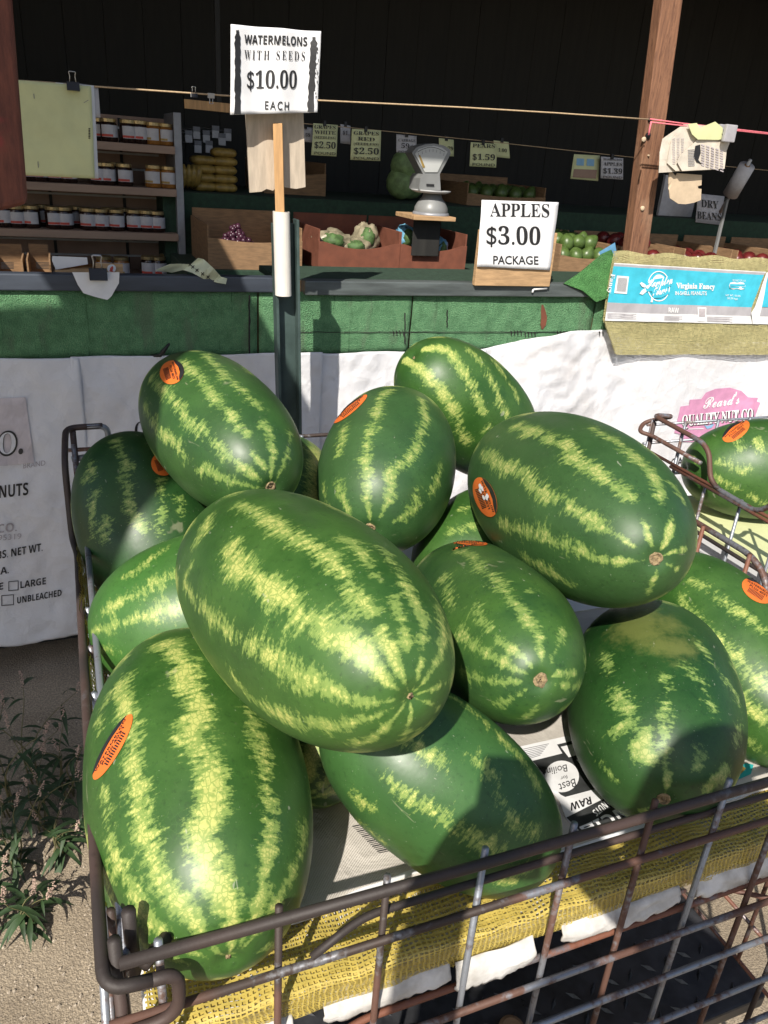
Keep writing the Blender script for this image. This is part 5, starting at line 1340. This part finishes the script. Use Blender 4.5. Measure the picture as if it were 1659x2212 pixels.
rows = [(0, 'top shelf', [(216, 'd', 1), (236.5, 'd', 0), (278, 'd', 0), (302.6, 'd', 0), (332, 'a', 0), (357, 'a', 0)]),
        (1, 'second shelf', [(64, 'd', 0), (87.6, 'd', 0), (120.7, 'd', 0), (148.8, 'd', 0), (213, 'd', 0), (233, 'd', 0), (251, 'd', 1), (269.5, 'd', 0), (332, 'a', 0), (364, 'a', 0)]),
        (2, 'third shelf', [(11.6, 'd', 0), (39.7, 'd', 0), (71, 'd', 0), (96, 'd', 1), (119, 'd', 0), (141.5, 'd', 0), (167, 'd', 1), (192, 'd', 0), (220, 'd', 0), (238, 'd', 1), (253, 'd', 0), (270, 'd', 1), (291, 'd', 0), (317.5, 'd', 0), (340, 'd', 0)]),
        (3, 'lowest shelf', [(225, 'a', 0), (263, 'a', 0), (322, 'd', 0), (342, 'd', 0), (362, 'd', 1)])]
for ri, rn, js in rows:
    for k, (px, kd, bk) in enumerate(js):
        yy = YJ+.055+.085*bk+.008*nz(px*.3, ri); p = PY(px, 400, yy); z0 = zs[ri]
        e = bpy.data.objects.new('jam_jar', None); e.empty_display_size = .02; COL.objects.link(e); e.location = (PY(px, (300, 395, 495, 575)[ri], yy).x, yy, z0+.0005); q_ = .94+.10*abs(nz(px*2.3, ri*5.)); e.scale = (q_, q_, q_*(1+.06*nz(px*.9, ri))); e.rotation_euler = (0, 0, 1.6*nz(px*1.7, ri+3.)+.1)
        tag(e, '%s jam jar with gold lid, %s from the left on the %s' % ('amber' if kd == 'a' else 'dark', ORD[k], rn), 'jar', 'jars on the tan shelves')
        for nm, me in JP[kd]:
            c = bpy.data.objects.new(nm, me); COL.objects.link(c); c.parent = e
def carton(name, label, x0, x1, y0, y1, z0, z1, mat, scoop=0., cat='carton', tilt=0.):
    r = thing(name, label, cat, ((x0+x1)/2, (y0+y1)/2, z0)); t = .006
    box('bottom', (x0, y0, z0), (x1, y1, z0+t), mat, r, 0)
    box('side_wall', (x0, y0+t, z0+t), (x0+t, y1, z1), mat, r, .001); box('side_wall', (x1-t, y0+t, z0+t), (x1, y1, z1), mat, r, .001); box('rear_wall', (x0+t, y1-t, z0+t), (x1-t, y1, z1+.03), mat, r, .001)
    n = 16; v = []
    for i in range(n+1):
        u = i/n; s_ = scoop*max(0, 1-((u-.5)/.42)**2); v += [(x0+(x1-x0)*u, y0, z0+t), (x0+(x1-x0)*u, y0, z1-.045-s_*.4)]
    f = [(2*i, 2*i+2, 2*i+3, 2*i+1) for i in range(n)]; o = mesh('front_wall', v, f, mat, r); o.modifiers.new('solid', 'SOLIDIFY').thickness = t
    return r
for i, (xa, xb) in enumerate(((-20, 52), (56, 112))):
    a, b = PY(xa, 560, 3.15), PY(xb, 592, 3.15)
    r = carton('printed_carton', ('left' if i == 0 else 'right')+' brown printed carton on the lowest shelf behind the counter', a.x, b.x, 3.15, 3.36, a.z-.12, a.z, M['card_brown'])
    for q in range(5): stroke_px('carton_print', [(xa+22, 567+q*3), (xa+50, 568+q*3)], .8, surfY(3.147), M['ink'], r)
    box('carton_stand', (a.x, 3.151, .05), (b.x, 3.35, a.z-.121), M['dark_wood'], r, 0)

# --- tiers of the display table
tb = thing('display_table', 'two-tier display table covered in dark green felt', 'table', (2.2, 3.6, .05))
xa, xb = PY(400, 500, 3.0).x, 5.6
z1 = 1.135; z2 = 1.372
box('lower_tier', (xa, 2.98, .05), (xb, 3.46, z1), M['dark_green'], tb, .004)
box('upper_tier', (xa-.02, 3.461, .05), (xb, 4.3, z2), M['dark_green'], tb, .004)
def sphere_vf(r, sx=1, sz=1, n=12, m=8, lump=0., seed=0):
    prof = [(max(1e-4, math.sin(PI*i/m))*r, -math.cos(PI*i/m)*r*sz) for i in range(m+1)]
    v, f = lathe_vf(prof, n)
    return [Vector(p)*(1+lump*nz(p[0]*40+seed, p[1]*40, p[2]*40)) for p in v], f
def fruit_mesh(name, r, mt, sz=1., pear=False, lump=0., seed=0):
    v, f = sphere_vf(r, 1, sz, 14, 10, lump, seed)
    if pear: v = [Vector((p.x*(1-.35*max(0, p.z/r)), p.y*(1-.35*max(0, p.z/r)), p.z*1.25)) for p in v]
    me = bpy.data.meshes.new(name); me.from_pydata([tuple(p) for p in v], [], f); me.materials.append(M[mt]); me.polygons.foreach_set('use_smooth', [True]*len(f)); return me
def drop(name, me, loc, label, cat, group, rot=0., sc=1.):
    o = bpy.data.objects.new(name, me); COL.objects.link(o); o.location = loc; o.rotation_euler = (rot*.7, rot*.5, rot); o.scale = (sc,)*3
    return tag(o, label, cat, group)
PEAR = fruit_mesh('pear', .034, 'pear', 1., True); APPLE = fruit_mesh('apple', .038, 'apple_red', .9); CAB = fruit_mesh('cabbage', .085, 'cabbage', .95, False, .06); PACK = None
rb = random.Random(9)
def heap(name, me, x0, x1, y0, y1, z, nx, ny, layers, label, cat, group, r):
    for l in range(layers):
        for i in range(nx-l):
            for j in range(ny-l):
                p = (x0+(x1-x0)*(i+.5+.5*l)/nx+rb.uniform(-.004, .004), y0+(y1-y0)*(j+.5+.5*l)/ny+rb.uniform(-.004, .004), z+r+l*r*1.45)
                drop(name, me, p, label, cat, group, rb.uniform(0, 6))
def boxat(x0p, x1p, label, mat, scoop):
    a, b = PY(x0p, 490, 3.0), PY(x1p, 580, 3.0); return carton('produce_carton', label, a.x, b.x, 3.0, 3.40, z1+.001, z1+.155, M[mat], scoop), a.x, b.x
r, a, b = boxat(448, 652, 'brown produce carton with dark grapes left of the green post', 'card_brown', .03)
GR = fruit_mesh('grape', .011, 'grape_dark')
vv_, ff_ = [], []
for q in range(420):
    v, f = sphere_vf(.011, 1, 1, 7, 5); gx_, gy_ = rb.gauss(0, .04), rb.gauss(0, .04); cc = Vector((a+.13+gx_, 3.14+gy_, z1+.02+rb.uniform(0, max(.012, .135-1.1*math.hypot(gx_, gy_))))); n0 = len(vv_); vv_ += [p+cc for p in v]; ff_ += [tuple(i+n0 for i in t) for t in f]
gt = thing('grape_bunch', 'bunch of dark purple grapes in the left produce carton', 'grapes', (a+.12, 3.1, z1)); tag(mesh('grapes', vv_, ff_, M['grape_dark'], gt, True), kind='stuff')
r, a, b = boxat(690, 862, 'red brown produce carton with bagged greens left of the scale', 'card_red', .06); bag1 = (a, b)
def bag(name, label, c, size, mt, seed, ln=None):
    rt = thing(name, label, 'bag', Vector(c)-Vector((0, 0, size[2]*.5))); v, f = sphere_vf(1., 1, 1, 26, 18)
    v = [Vector((p.x*size[0], p.y*size[1], p.z*size[2]))*(1+.28*nz(p.x*2+seed, p.y*2, p.z*2)+.12*nz(p.x*7+seed, p.y*7, p.z*7))+Vector(c) for p in v]
    mesh('bag_skin', v, f, M[mt], rt, True)
    v2, f2 = sphere_vf(1., 1, 1, 16, 10); v2 = [Vector((p.x*size[0]*.55, p.y*size[1]*.7, p.z*size[2]*.7))*(1+.3*nz(p.x*3+seed, p.y*3, p.z*3))+Vector(c)+Vector((-size[0]*.1, -size[1]*.55, size[2]*.1)) for p in v2]
    mesh('contents_patch', v2, f2, M[ln or 'lettuce'], rt, True)
bag('produce_bag', 'clear bag of leafy greens at the left in the red brown carton', (a+.09, 3.12, z1+.10), (.085, .07, .045), 'clear_bag', 1.)
bag('produce_bag', 'clear bag of greens in the middle of the red brown carton', (a+.18, 3.10, z1+.085), (.07, .06, .035), 'clear_bag', 5.)
bag('produce_bag', 'upright clear bag at the right in the red brown carton', (a+.25, 3.16, z1+.11), (.06, .06, .06), 'clear_bag', 9.)
r, a, b = boxat(868, 1004, 'brown produce carton with blue plastic bags beside the apples sign', 'card_red', .06)
bag('produce_bag', 'blue round-ended produce bag in the brown carton', (a+.08, 3.14, z1+.12), (.05, .05, .05), 'blue_bag', 2.)
bag('produce_bag', 'pale blue and yellow produce bag in the brown carton', (a+.16, 3.14, z1+.11), (.07, .06, .06), 'clear_bag', 7., 'noodle')
bag('produce_bag', 'blue bag tail hanging low in the brown carton', (a+.215, 3.08, z1+.08), (.035, .04, .05), 'blue_bag', 12.)
xp = PY(1195, 560, 3.05).x
carton('produce_carton', 'brown carton of green pears right of the apples sign', xp, xp+.30, 3.0, 3.40, z1+.001, z1+.13, M['card_brown'], .03)
heap('green_pear', PEAR, xp+.02, xp+.28, 3.03, 3.37, z1+.05, 4, 5, 2, 'green pear heaped in the carton right of the apples sign', 'pear', 'pears in the carton', .034)
carton('produce_carton', 'brown carton of red apples next to the green pears', xp+.32, xp+.62, 3.0, 3.40, z1+.001, z1+.13, M['card_brown'], .03)
heap('red_apple', APPLE, xp+.34, xp+.60, 3.03, 3.37, z1+.04, 3, 4, 2, 'red apple in the carton next to the green pears', 'apple', 'apples in the carton', .038)
for i, x in enumerate((xp+.68, xp+1.0, xp+1.32)):
    carton('produce_carton', ('first', 'second', 'third')[i]+' shaded carton right of the wooden post', x, x+.29, 3.0, 3.40, z1+.001, z1+.13, M['card_brown'], .03)
    heap('red_apple', APPLE, x+.02, x+.27, 3.03, 3.37, z1+.04, 3, 4, 1, 'red apple in the %s shaded carton right of the post' % ('first', 'second', 'third')[i], 'apple', 'apples in the shaded cartons', .038)
# small price tags on the tier edge
tg = [(490, 478), (533, 482), (717, 492), (797, 500), (877, 505), (1205, 510), (1262, 516), (1420, 528), (1520, 545), (1560, 540)]
for i, (x, y) in enumerate(tg):
    o = quads_px('price_tag', [[(x-9, y-4), (x+9, y-3), (x+9, y+4), (x-9, y+3)]], surfY(3.448), M['jar_label'], None)
    tag(o, 'small white price tag on the table edge, %s from the left' % ORD[i], 'price tag', 'small price tags'); o.modifiers.new('solid', 'SOLIDIFY').thickness = .001
# upper tier: packets, cabbages, melons in shade
def packet_stack(px0, py0, n, label0, cat):
    base = PY(px0, py0, 3.62)
    for k in range(n):
        c = Vector((base.x, 3.62, z2+.003+.016+k*.034)); rt = thing('noodle_packet', '%s of the %s stack of yellow packets' % (ORD[k]+' from the bottom', label0), 'packet', c-Vector((0, 0, .016)), 'yellow packets')
        v, f = sphere_vf(1., 1, 1, 16, 8); v = [Vector((math.copysign(abs(p.x)**.5, p.x)*.055, math.copysign(abs(p.y)**.5, p.y)*.05, p.z*.019))*(1+.05*nz(p.x*3+k, p.y*3, px0))+c for p in v]; mesh('packet', v, f, M['noodle'], rt, True)
packet_stack(440, 420, 4, 'left', 0); packet_stack(484, 420, 5, 'right', 0)
bn = thing('banana_hand', 'small hand of bananas on the upper tier left end', 'bananas', PY(412, 415, 3.55))
for k in range(4):
    c = Vector((PY(412, 415, 3.58).x+.016*k-.03, 3.58, z2)); tube('banana', [c+Vector((.0+.006*k*t, -.03*math.sin(t*2), .012+.09*t)) for t in (0, .25, .5, .75, 1)], [.006, .015, .017, .014, .005], M['noodle'], bn)
for i, (px, py) in enumerate(((872, 358), (885, 385), (862, 412), (888, 412), (905, 372))):
    p = PY(px, py, 3.75); drop('cabbage', CAB, (p.x, 3.72+.06*(i % 2), max(z2+.08, p.z)), ('topmost', 'middle', 'lowest left', 'lowest right', 'right-hand')[i]+' cabbage in the pile left of the scale', 'cabbage', 'cabbages on the upper tier', i*1.3, .9)
carton('produce_carton', 'dark carton on the upper tier behind the hanging price signs', PY(560, 400, 3.8).x, PY(690, 400, 3.8).x, 3.7, 4.1, z2+.001, z2+.14, M['card_brown'], .02)
carton('produce_carton', 'wide dark carton on the upper tier behind the apples sign', PY(1010, 420, 3.6).x, PY(1180, 420, 3.6).x, 3.6, 4.0, z2+.001, z2+.10, M['card_brown'], .02)
heap('green_pear', PEAR, PY(1015, 420, 3.6).x, PY(1175, 420, 3.6).x, 3.63, 3.95, z2+.03, 5, 4, 1, 'green fruit in the wide dark carton', 'fruit', 'fruit in the wide carton', .034)
# --- hanging scale
YSc = 2.96
sc_ = thing('shop_scale', 'grey fan-faced shop scale standing behind the counter', 'scale', PY(935, 480, YSc))
def fan(pts, y0, y1, name, mt):
    n = len(pts); v = [PY(x, y, y0) for x, y in pts]; v += [p+Vector((0, y1-y0, 0)) for p in v]
    return mesh(name, v, [tuple(reversed(range(n))), tuple(range(n, 2*n))]+[(i, (i+1) % n, n+(i+1) % n, n+i) for i in range(n)], M[mt], sc_)
fan([(890, 330), (900, 318), (918, 312), (938, 310), (958, 314), (972, 323), (974, 332), (950, 376), (914, 376)], YSc, YSc+.07, 'fan_head', 'scale_body')
fan([(897, 333), (905, 322), (922, 317), (938, 315), (955, 319), (967, 328), (945, 372), (918, 372)], YSc-.004, YSc-.001, 'dial_face', 'scale_face')
stroke_px('needle', [(906, 335), (916, 362)], [1.6, 2.6], surfY(YSc-.006), M['noodle'], sc_)
fan([(914, 376), (950, 376), (952, 412), (905, 410), (908, 385)], YSc-.01, YSc+.09, 'scale_neck', 'scale_body')
quads_px('name_plate', [[(921, 397), (938, 398), (938, 403), (921, 402)]], surfY(YSc-.013), M['ink'], sc_)
def turned(name, px, py0, py1, prof, mt, n=28):
    a_, b_ = PY(px, py0, YSc+.035), PY(px, py1, YSc+.035); h_ = a_.z-b_.z
    v, f = lathe_vf([(r, z*h_) for r, z in prof], n); mesh(name, [Vector((b_.x, YSc+.035, b_.z))+Vector(p) for p in v], f, M[mt], sc_, True)
turned('scale_base', 930, 417, 465, [(.064, 0), (.068, .08), (.066, .35), (.055, .6), (.040, .8), (.034, 1)], 'scale_body')
turned('foot_rim', 930, 458, 466, [(.072, 0), (.074, .5), (.070, 1)], 'grey_metal')
turned('weigh_pan', 930, 410, 417, [(.060, 0), (.076, .5), (.080, 1), (.072, .8)], 'white_metal')
stroke_px('dial_scale', [(902+i*7.4, 331-13*math.sin((i+.6)/9.2*PI)) for i in range(9)], .5, surfY(YSc-.0062), M['ink'], sc_)
for i in range(8): stroke_px('dial_tick', [(904+i*7.9, 335-13*math.sin((i+.9)/9*PI)), (905+i*7.6, 341-13*math.sin((i+.9)/9*PI))], .5, surfY(YSc-.0062), M['ink_grey'], sc_)
st_ = thing('scale_shelf', 'narrow pine shelf and post under the shop scale', 'shelf', PY(940, 520, YSc))
a, b = PY(895, 462, YSc-.05), PY(985, 472, YSc-.05); box('shelf_board', (a.x, YSc-.05, b.z-.012), (b.x, YSc+.14, b.z+.004), M['pine_flat'], st_, .002)
box('shelf_post', (a.x+.03, YSc+.02, ZT+.033), (b.x-.03, 2.979, b.z-.0125), M['dark_wood'], st_, .002)
# --- hanging price papers
def price_paper(x0, y0, x1, y1, Y, lines, label, mt='paper_yellow', sk=0):
    rt = thing('price_paper', label, 'sign', PY((x0+x1)/2, y1, Y), 'price papers hanging inside'); hgt = y1-y0
    quad_sheet('paper', (x0+sk, y0), (x1+sk*.6, y0+4), (x1-sk*.4, y1), (x0-sk*.6, y1-3), surfY(Y, lambda x, z: .004*nz(x*14, z*14)), M[mt], rt, 6, 6)
    for s, f0, h, style in lines:
        w_ = (x1-x0); q = .92 if len(s) > 4 else .62
        xm = (x0+x1)/2; yb = y0+hgt*f0
        text_px(s, (xm-w_*q*.46, yb), (xm+w_*q*.46, yb+2), (.5, -hgt*h), surfY(Y, None, .006), M['ink'], rt, style=style)
    box('paper_clip', (PY((x0+x1)/2-3, y0, Y).x, Y-.006, PY(0, 0, 1).z*0+PY((x0+x1)/2, y0+3, Y).z-.006), (PY((x0+x1)/2+3, y0, Y).x, Y+.006, PY((x0+x1)/2, y0-3, Y).z+.004), M['black_metal'], rt, .001)
YH = 3.30
price_paper(674, 266, 728, 338, YH, (('GRAPES', .16, .11, 'serif'), ('WHITE', .32, .11, 'serif'), ('(SEEDLESS)', .46, .08, 'serif'), ('$2.50', .74, .2, 'serif'), ('POUND', .93, .08, None)), 'yellow price paper for white seedless grapes at $2.50 a pound', 'paper_yellow', 3)
price_paper(758, 278, 822, 348, YH-.02, (('GRAPES', .18, .11, 'serif'), ('RED', .36, .11, 'serif'), ('(SEEDLESS)', .50, .08, 'serif'), ('$2.50', .77, .2, 'serif'), ('POUND', .94, .08, None)), 'yellow price paper for red seedless grapes at $2.50 a pound', 'paper_yellow', 2)
price_paper(856, 290, 900, 332, YH+.05, (('CABBAGE', .36, .14, 'serif'), ('59\u00a2', .70, .26, 'serif'), ('POUND', .93, .1, None)), 'white price paper reading 59 cents left of the scale dial', 'jar_label')
price_paper(1015, 307, 1072, 362, YH, (('PEARS', .2, .15, 'serif'), ('$1.59', .68, .24, 'serif'), ('POUND', .92, .11, None)), 'yellow price paper for pears at $1.59 a pound', 'paper_yellow', 2)
price_paper(1298, 338, 1346, 388, YH, (('WASHINGTON', .16, .09, 'serif'), ('APPLES', .38, .15, 'serif'), ('$1.39', .72, .24, 'serif'), ('POUND', .92, .1, None)), 'white price paper for apples at $1.39 beside the wooden post', 'jar_label')
price_paper(735, 268, 757, 312, YH+.06, (('$1.', .5, .2, 'serif'),), 'grey price paper half hidden between the grape papers', 'jar_label')
price_paper(645, 272, 675, 308, YH+.08, (('1.59', .6, .2, 'serif'),), 'shaded price paper left of the white grapes paper', 'jar_label')
price_paper(948, 298, 980, 338, YH+.12, (('$1.79', .62, .2, 'serif'),), 'dim yellow price paper right of the scale dial', 'paper_yellow')
price_paper(1068, 303, 1100, 342, YH+.10, (('1.00', .62, .2, 'serif'),), 'dim yellow price paper behind the pears paper', 'paper_yellow', -2)
rt = thing('photo_card', 'yellow card with two pictures and a brown patch left of the apples paper', 'card', PY(1265, 388, YH))
quad_sheet('card', (1240, 333), (1296, 336), (1292, 391), (1232, 386), surfY(YH+.02), M['paper_yellow'], rt, 4, 4)
for q in ([(1246, 342), (1262, 343), (1261, 358), (1245, 357)], [(1268, 343), (1284, 344), (1283, 359), (1267, 358)]): quads_px('picture', [q], surfY(YH+.017), M['blue_ink'], rt)
quads_px('picture', [[(1240, 365), (1290, 367), (1287, 386), (1237, 383)]], surfY(YH+.017), M['brown_panel'], rt)
ic = thing('inner_cord', 'thin cord inside the stand carrying the price papers', 'cord', PY(900, 285, YH))
tube('cord', [PY(600, 262, YH+.02), PY(760, 276, YH+.02), PY(1040, 304, YH+.02), PY(1350, 338, YH+.02), PY(1700, 372, YH+.02)], .0016, M['string'], ic, 5)
# --- pale lath, side shelf gear, plastic roll, white panel, beans sign
la = thing('pale_lath', 'thin pale lath edge left of the watermelon sign', 'lath', PY(450, 230, 3.2))
beam('lath', PY(398, 224, 3.2), PY(560, 240, 3.2), .010, .03, M['pine'], la, .001)
box('lath_bracket', (PY(470, 232, 3.2).x, 3.215, PY(470, 232, 3.2).z), (PY(480, 232, 3.2).x, 3.24, 2.64), M['dark_wood'], la, .001)
pr = thing('plastic_roll', 'roll of clear plastic bags tilted at the right inside the stand', 'roll', PY(1590, 390, 2.9))
a, b = PY(1614, 358, 3.02), PY(1578, 420, 3.10); tube('film', [a, b], .036, M['jar_label'], pr, 20); dd = (a-b).normalized()
tube('core', [a+dd*.004, a-dd*.01], .013, M['card_brown'], pr, 16); tube('spindle', [a+dd*.03, b-dd*.10], .008, M['white_metal'], pr, 8)
box('roll_stand', (b.x-.012, 3.10, z1+.001), (b.x+.0, 3.115, b.z-.02), M['scale_body'], pr, .002)
wpn = thing('pale_screen', 'pale panel standing behind the wooden post', 'panel', PY(1470, 490, 3.5))
box('panel', (PY(1425, 450, 3.6).x, 3.6, z2+.001), (PY(1498, 450, 3.6).x, 3.62, PY(1470, 380, 3.6).z), M['jar_label'], wpn, .002)
ds = thing('price_paper', 'dim grey paper reading dry beans right of the pale panel', 'sign', PY(1520, 480, 3.5))
quad_sheet('paper', (1508, 418), (1565, 424), (1556, 486), (1502, 480), surfY(3.45), M['jar_label'], ds, 3, 3)
text_px('DRY', (1515, 447), (1552, 451), (0, -16), surfY(3.445), M['ink'], ds, style='serif'); text_px('BEANS', (1506, 472), (1558, 477), (0, -16), surfY(3.445), M['ink'], ds, style='serif')
# goods on the dark side shelf left of the plywood board
for i, (x, y) in enumerate(((408, 300), (425, 292), (428, 322), (446, 300), (452, 322), (466, 290), (480, 306), (492, 296))):
    a = PY(x-8, y-9, 4.2); b = PY(x+8, y+9, 4.2); rt = thing('hanging_packet', 'white packet hanging on the dark back wall, %s from the left' % ORD[i], 'packet', PY(x, y+9, 4.2), 'packets on the back wall')
    box('packet', (a.x, 4.2, b.z), (b.x, 4.215, a.z), M['jar_label'], rt, .003); box('header_card', (a.x, 4.198, a.z), (b.x, 4.206, a.z+.02), M['ink_grey'], rt, .001)
    box('peg', ((a.x+b.x)/2-.003, 4.207, a.z+.008), ((a.x+b.x)/2+.003, 4.748, a.z+.014), M['grey_metal'], rt, 0)

# ================================================================= THE PERSON TAKING THE PICTURE (behind the camera; only the shadow shows)
ph = thing('person', 'person in a dark shirt holding up a phone behind the camera, seen as a shadow', 'person', (-.2, -.45, 0))
hd_ = Vector((math.sin(math.radians(23)), math.cos(math.radians(23)), 0)); rt_ = Vector((hd_.y, -hd_.x, 0))
def bp(r, f, z): return rt_*r+hd_*f+Vector((0, 0, z))
J = {'pel': (bp(.20, -.30, .93), .135), 'wai': (bp(.20, -.29, 1.06), .125), 'che': (bp(.20, -.28, 1.26), .150), 'nkb': (bp(.20, -.26, 1.42), .075), 'nk': (bp(.19, -.23, 1.48), .055), 'hd1': (bp(.18, -.20, 1.57), .082), 'hd2': (bp(.18, -.19, 1.66), .088), 'hd3': (bp(.18, -.20, 1.73), .060)}
E_ = [('pel', 'wai'), ('wai', 'che'), ('che', 'nkb'), ('nkb', 'nk'), ('nk', 'hd1'), ('hd1', 'hd2'), ('hd2', 'hd3')]
for sg, nm, elb, wr in ((1, 'r', bp(.40, -.09, 1.22), bp(.125, -.06, 1.45)), (-1, 'l', bp(-.08, -.22, 1.16), bp(-.075, -.09, 1.43))):
    J.update({nm+'sh': (bp(.20+sg*.18, -.28, 1.385), .068), nm+'el': (elb, .047), nm+'wr': (wr, .031), nm+'pa': (wr+(bp(sg*.045, -.025, 1.52)-wr)*.75, .030),
              nm+'hi': (bp(.20+sg*.09, -.30, .90), .098), nm+'kn': (bp(.20+sg*.10, -.26, .49), .064), nm+'an': (bp(.20+sg*.11, -.33, .09), .043), nm+'to': (bp(.20+sg*.12, -.18, .035), .035)})
    E_ += [('nkb', nm+'sh'), (nm+'sh', nm+'el'), (nm+'el', nm+'wr'), (nm+'wr', nm+'pa'), ('pel', nm+'hi'), (nm+'hi', nm+'kn'), (nm+'kn', nm+'an'), (nm+'an', nm+'to')]
    pa = J[nm+'pa'][0]
    for q, (dz, ln) in enumerate(((.045, .058), (.025, .065), (.004, .063), (-.016, .05))):
        t1 = pa+Vector((0, 0, dz*.7))+rt_*(-sg*.012)+hd_*(.012); t2 = t1+rt_*(-sg*ln*.55)+hd_*.006; t3 = t2+rt_*(-sg*ln*.4)-hd_*.010
        J.update({nm+'f%da' % q: (t1, .0095), nm+'f%db' % q: (t2, .0085), nm+'f%dc' % q: (t3, .0075)}); E_ += [(nm+'pa', nm+'f%da' % q), (nm+'f%da' % q, nm+'f%db' % q), (nm+'f%db' % q, nm+'f%dc' % q)]
    J.update({nm+'t1': (pa+Vector((0, 0, -.02))-hd_*.022, .011), nm+'t2': (pa+rt_*(-sg*.03)-hd_*.034+Vector((0, 0, .004)), .0095)}); E_ += [(nm+'pa', nm+'t1'), (nm+'t1', nm+'t2')]
def skinned(name, keys, mt, grow=0., root='pel', rr=None):
    ks = [k for k in J if k in keys]; ix = {k: i for i, k in enumerate(ks)}
    me = bpy.data.meshes.new(name); me.from_pydata([tuple(J[k][0]) for k in ks], [(ix[a], ix[b]) for a, b in E_ if a in ix and b in ix], [])
    o = bpy.data.objects.new(name, me); COL.objects.link(o); me.materials.append(mt)
    o.modifiers.new('skin', 'SKIN').use_smooth_shade = True; o.modifiers.new('sub', 'SUBSURF').levels = 1; o.modifiers['sub'].render_levels = 2
    for k in ks:
        sv_ = me.skin_vertices[0].data[ix[k]]; sv_.radius = (J[k][1]+grow,)*2; sv_.use_root = (k == root)
    return attach(o, ph)
M['skin'] = mat_plain('skin', (.42, .25, .17), .5, .1); M['shirt'] = mat_plain('dark_blue_shirt', (.05, .06, .09), .9, .2, 60, .2); M['jeans'] = mat_plain('blue_jeans', (.06, .09, .15), .9, .2, 60, .2); M['hair'] = mat_plain('brown_hair', (.05, .03, .02), .6, .4, 80, .5)
skinned('body', list(J), M['skin'])
skinned('shirt', ['pel', 'wai', 'che', 'nkb', 'rsh', 'lsh', 'rel', 'lel'], M['shirt'], .014)
skinned('trousers', ['pel', 'rhi', 'lhi', 'rkn', 'lkn', 'ran', 'lan'], M['jeans'], .014)
v, f = sphere_vf(1., 1, 1, 20, 12); c = J['hd2'][0]
v = [c+rt_*(p.x*.098)+hd_*(p.y*.112-.018)+Vector((0, 0, p.z*.115+.022)) for p in v]
v = [p if (p-c).dot(hd_) < .05 or p.z > c.z+.05 else p-hd_*.06 for p in v]
mesh('hair', v, f, M['hair'], ph, True)
for sg in (-1, 1): mesh('ear', [J['hd1'][0]+rt_*(sg*(.084+.012*math.cos(k)))+hd_*(.018*math.cos(k)-.01)+Vector((0, 0, .03+.03*math.sin(k))) for k in [i*PI/5 for i in range(10)]], [tuple(range(10))], M['skin'], ph)
tube('nose', [c+hd_*.078+Vector((0, 0, -.01)), c+hd_*.10+Vector((0, 0, -.04)), c+hd_*.085+Vector((0, 0, -.05))], [.008, .014, .008], M['skin'], ph)
for sg in (-1, 1): v, f = sphere_vf(.012, 1, 1, 10, 8); mesh('eye', [p+c+hd_*.080+rt_*(sg*.031)+Vector((0, 0, -.012)) for p in v], f, M['white_ink'], ph, True)
mesh('mouth', [c+hd_*.088+rt_*(x)+Vector((0, 0, -.075+z)) for x, z in ((-.025, 0), (0, -.007), (.025, 0), (0, .006))], [(0, 1, 2, 3)], M['card_red'], ph)
po = thing('phone', 'phone held upright in both hands behind the camera', 'phone', (0, -.03, 1.5))
vv_ = []
for f_ in (-.034, -.026):
    for r_, z_ in ((-.037, 1.45), (.037, 1.45), (.037, 1.60), (-.037, 1.60)): vv_.append(bp(r_, f_, z_))
bevelled('phone_body', vv_, [(0, 3, 2, 1), (4, 5, 6, 7), (0, 1, 5, 4), (1, 2, 6, 5), (2, 3, 7, 6), (3, 0, 4, 7)], M['black_plastic'], po, .003)
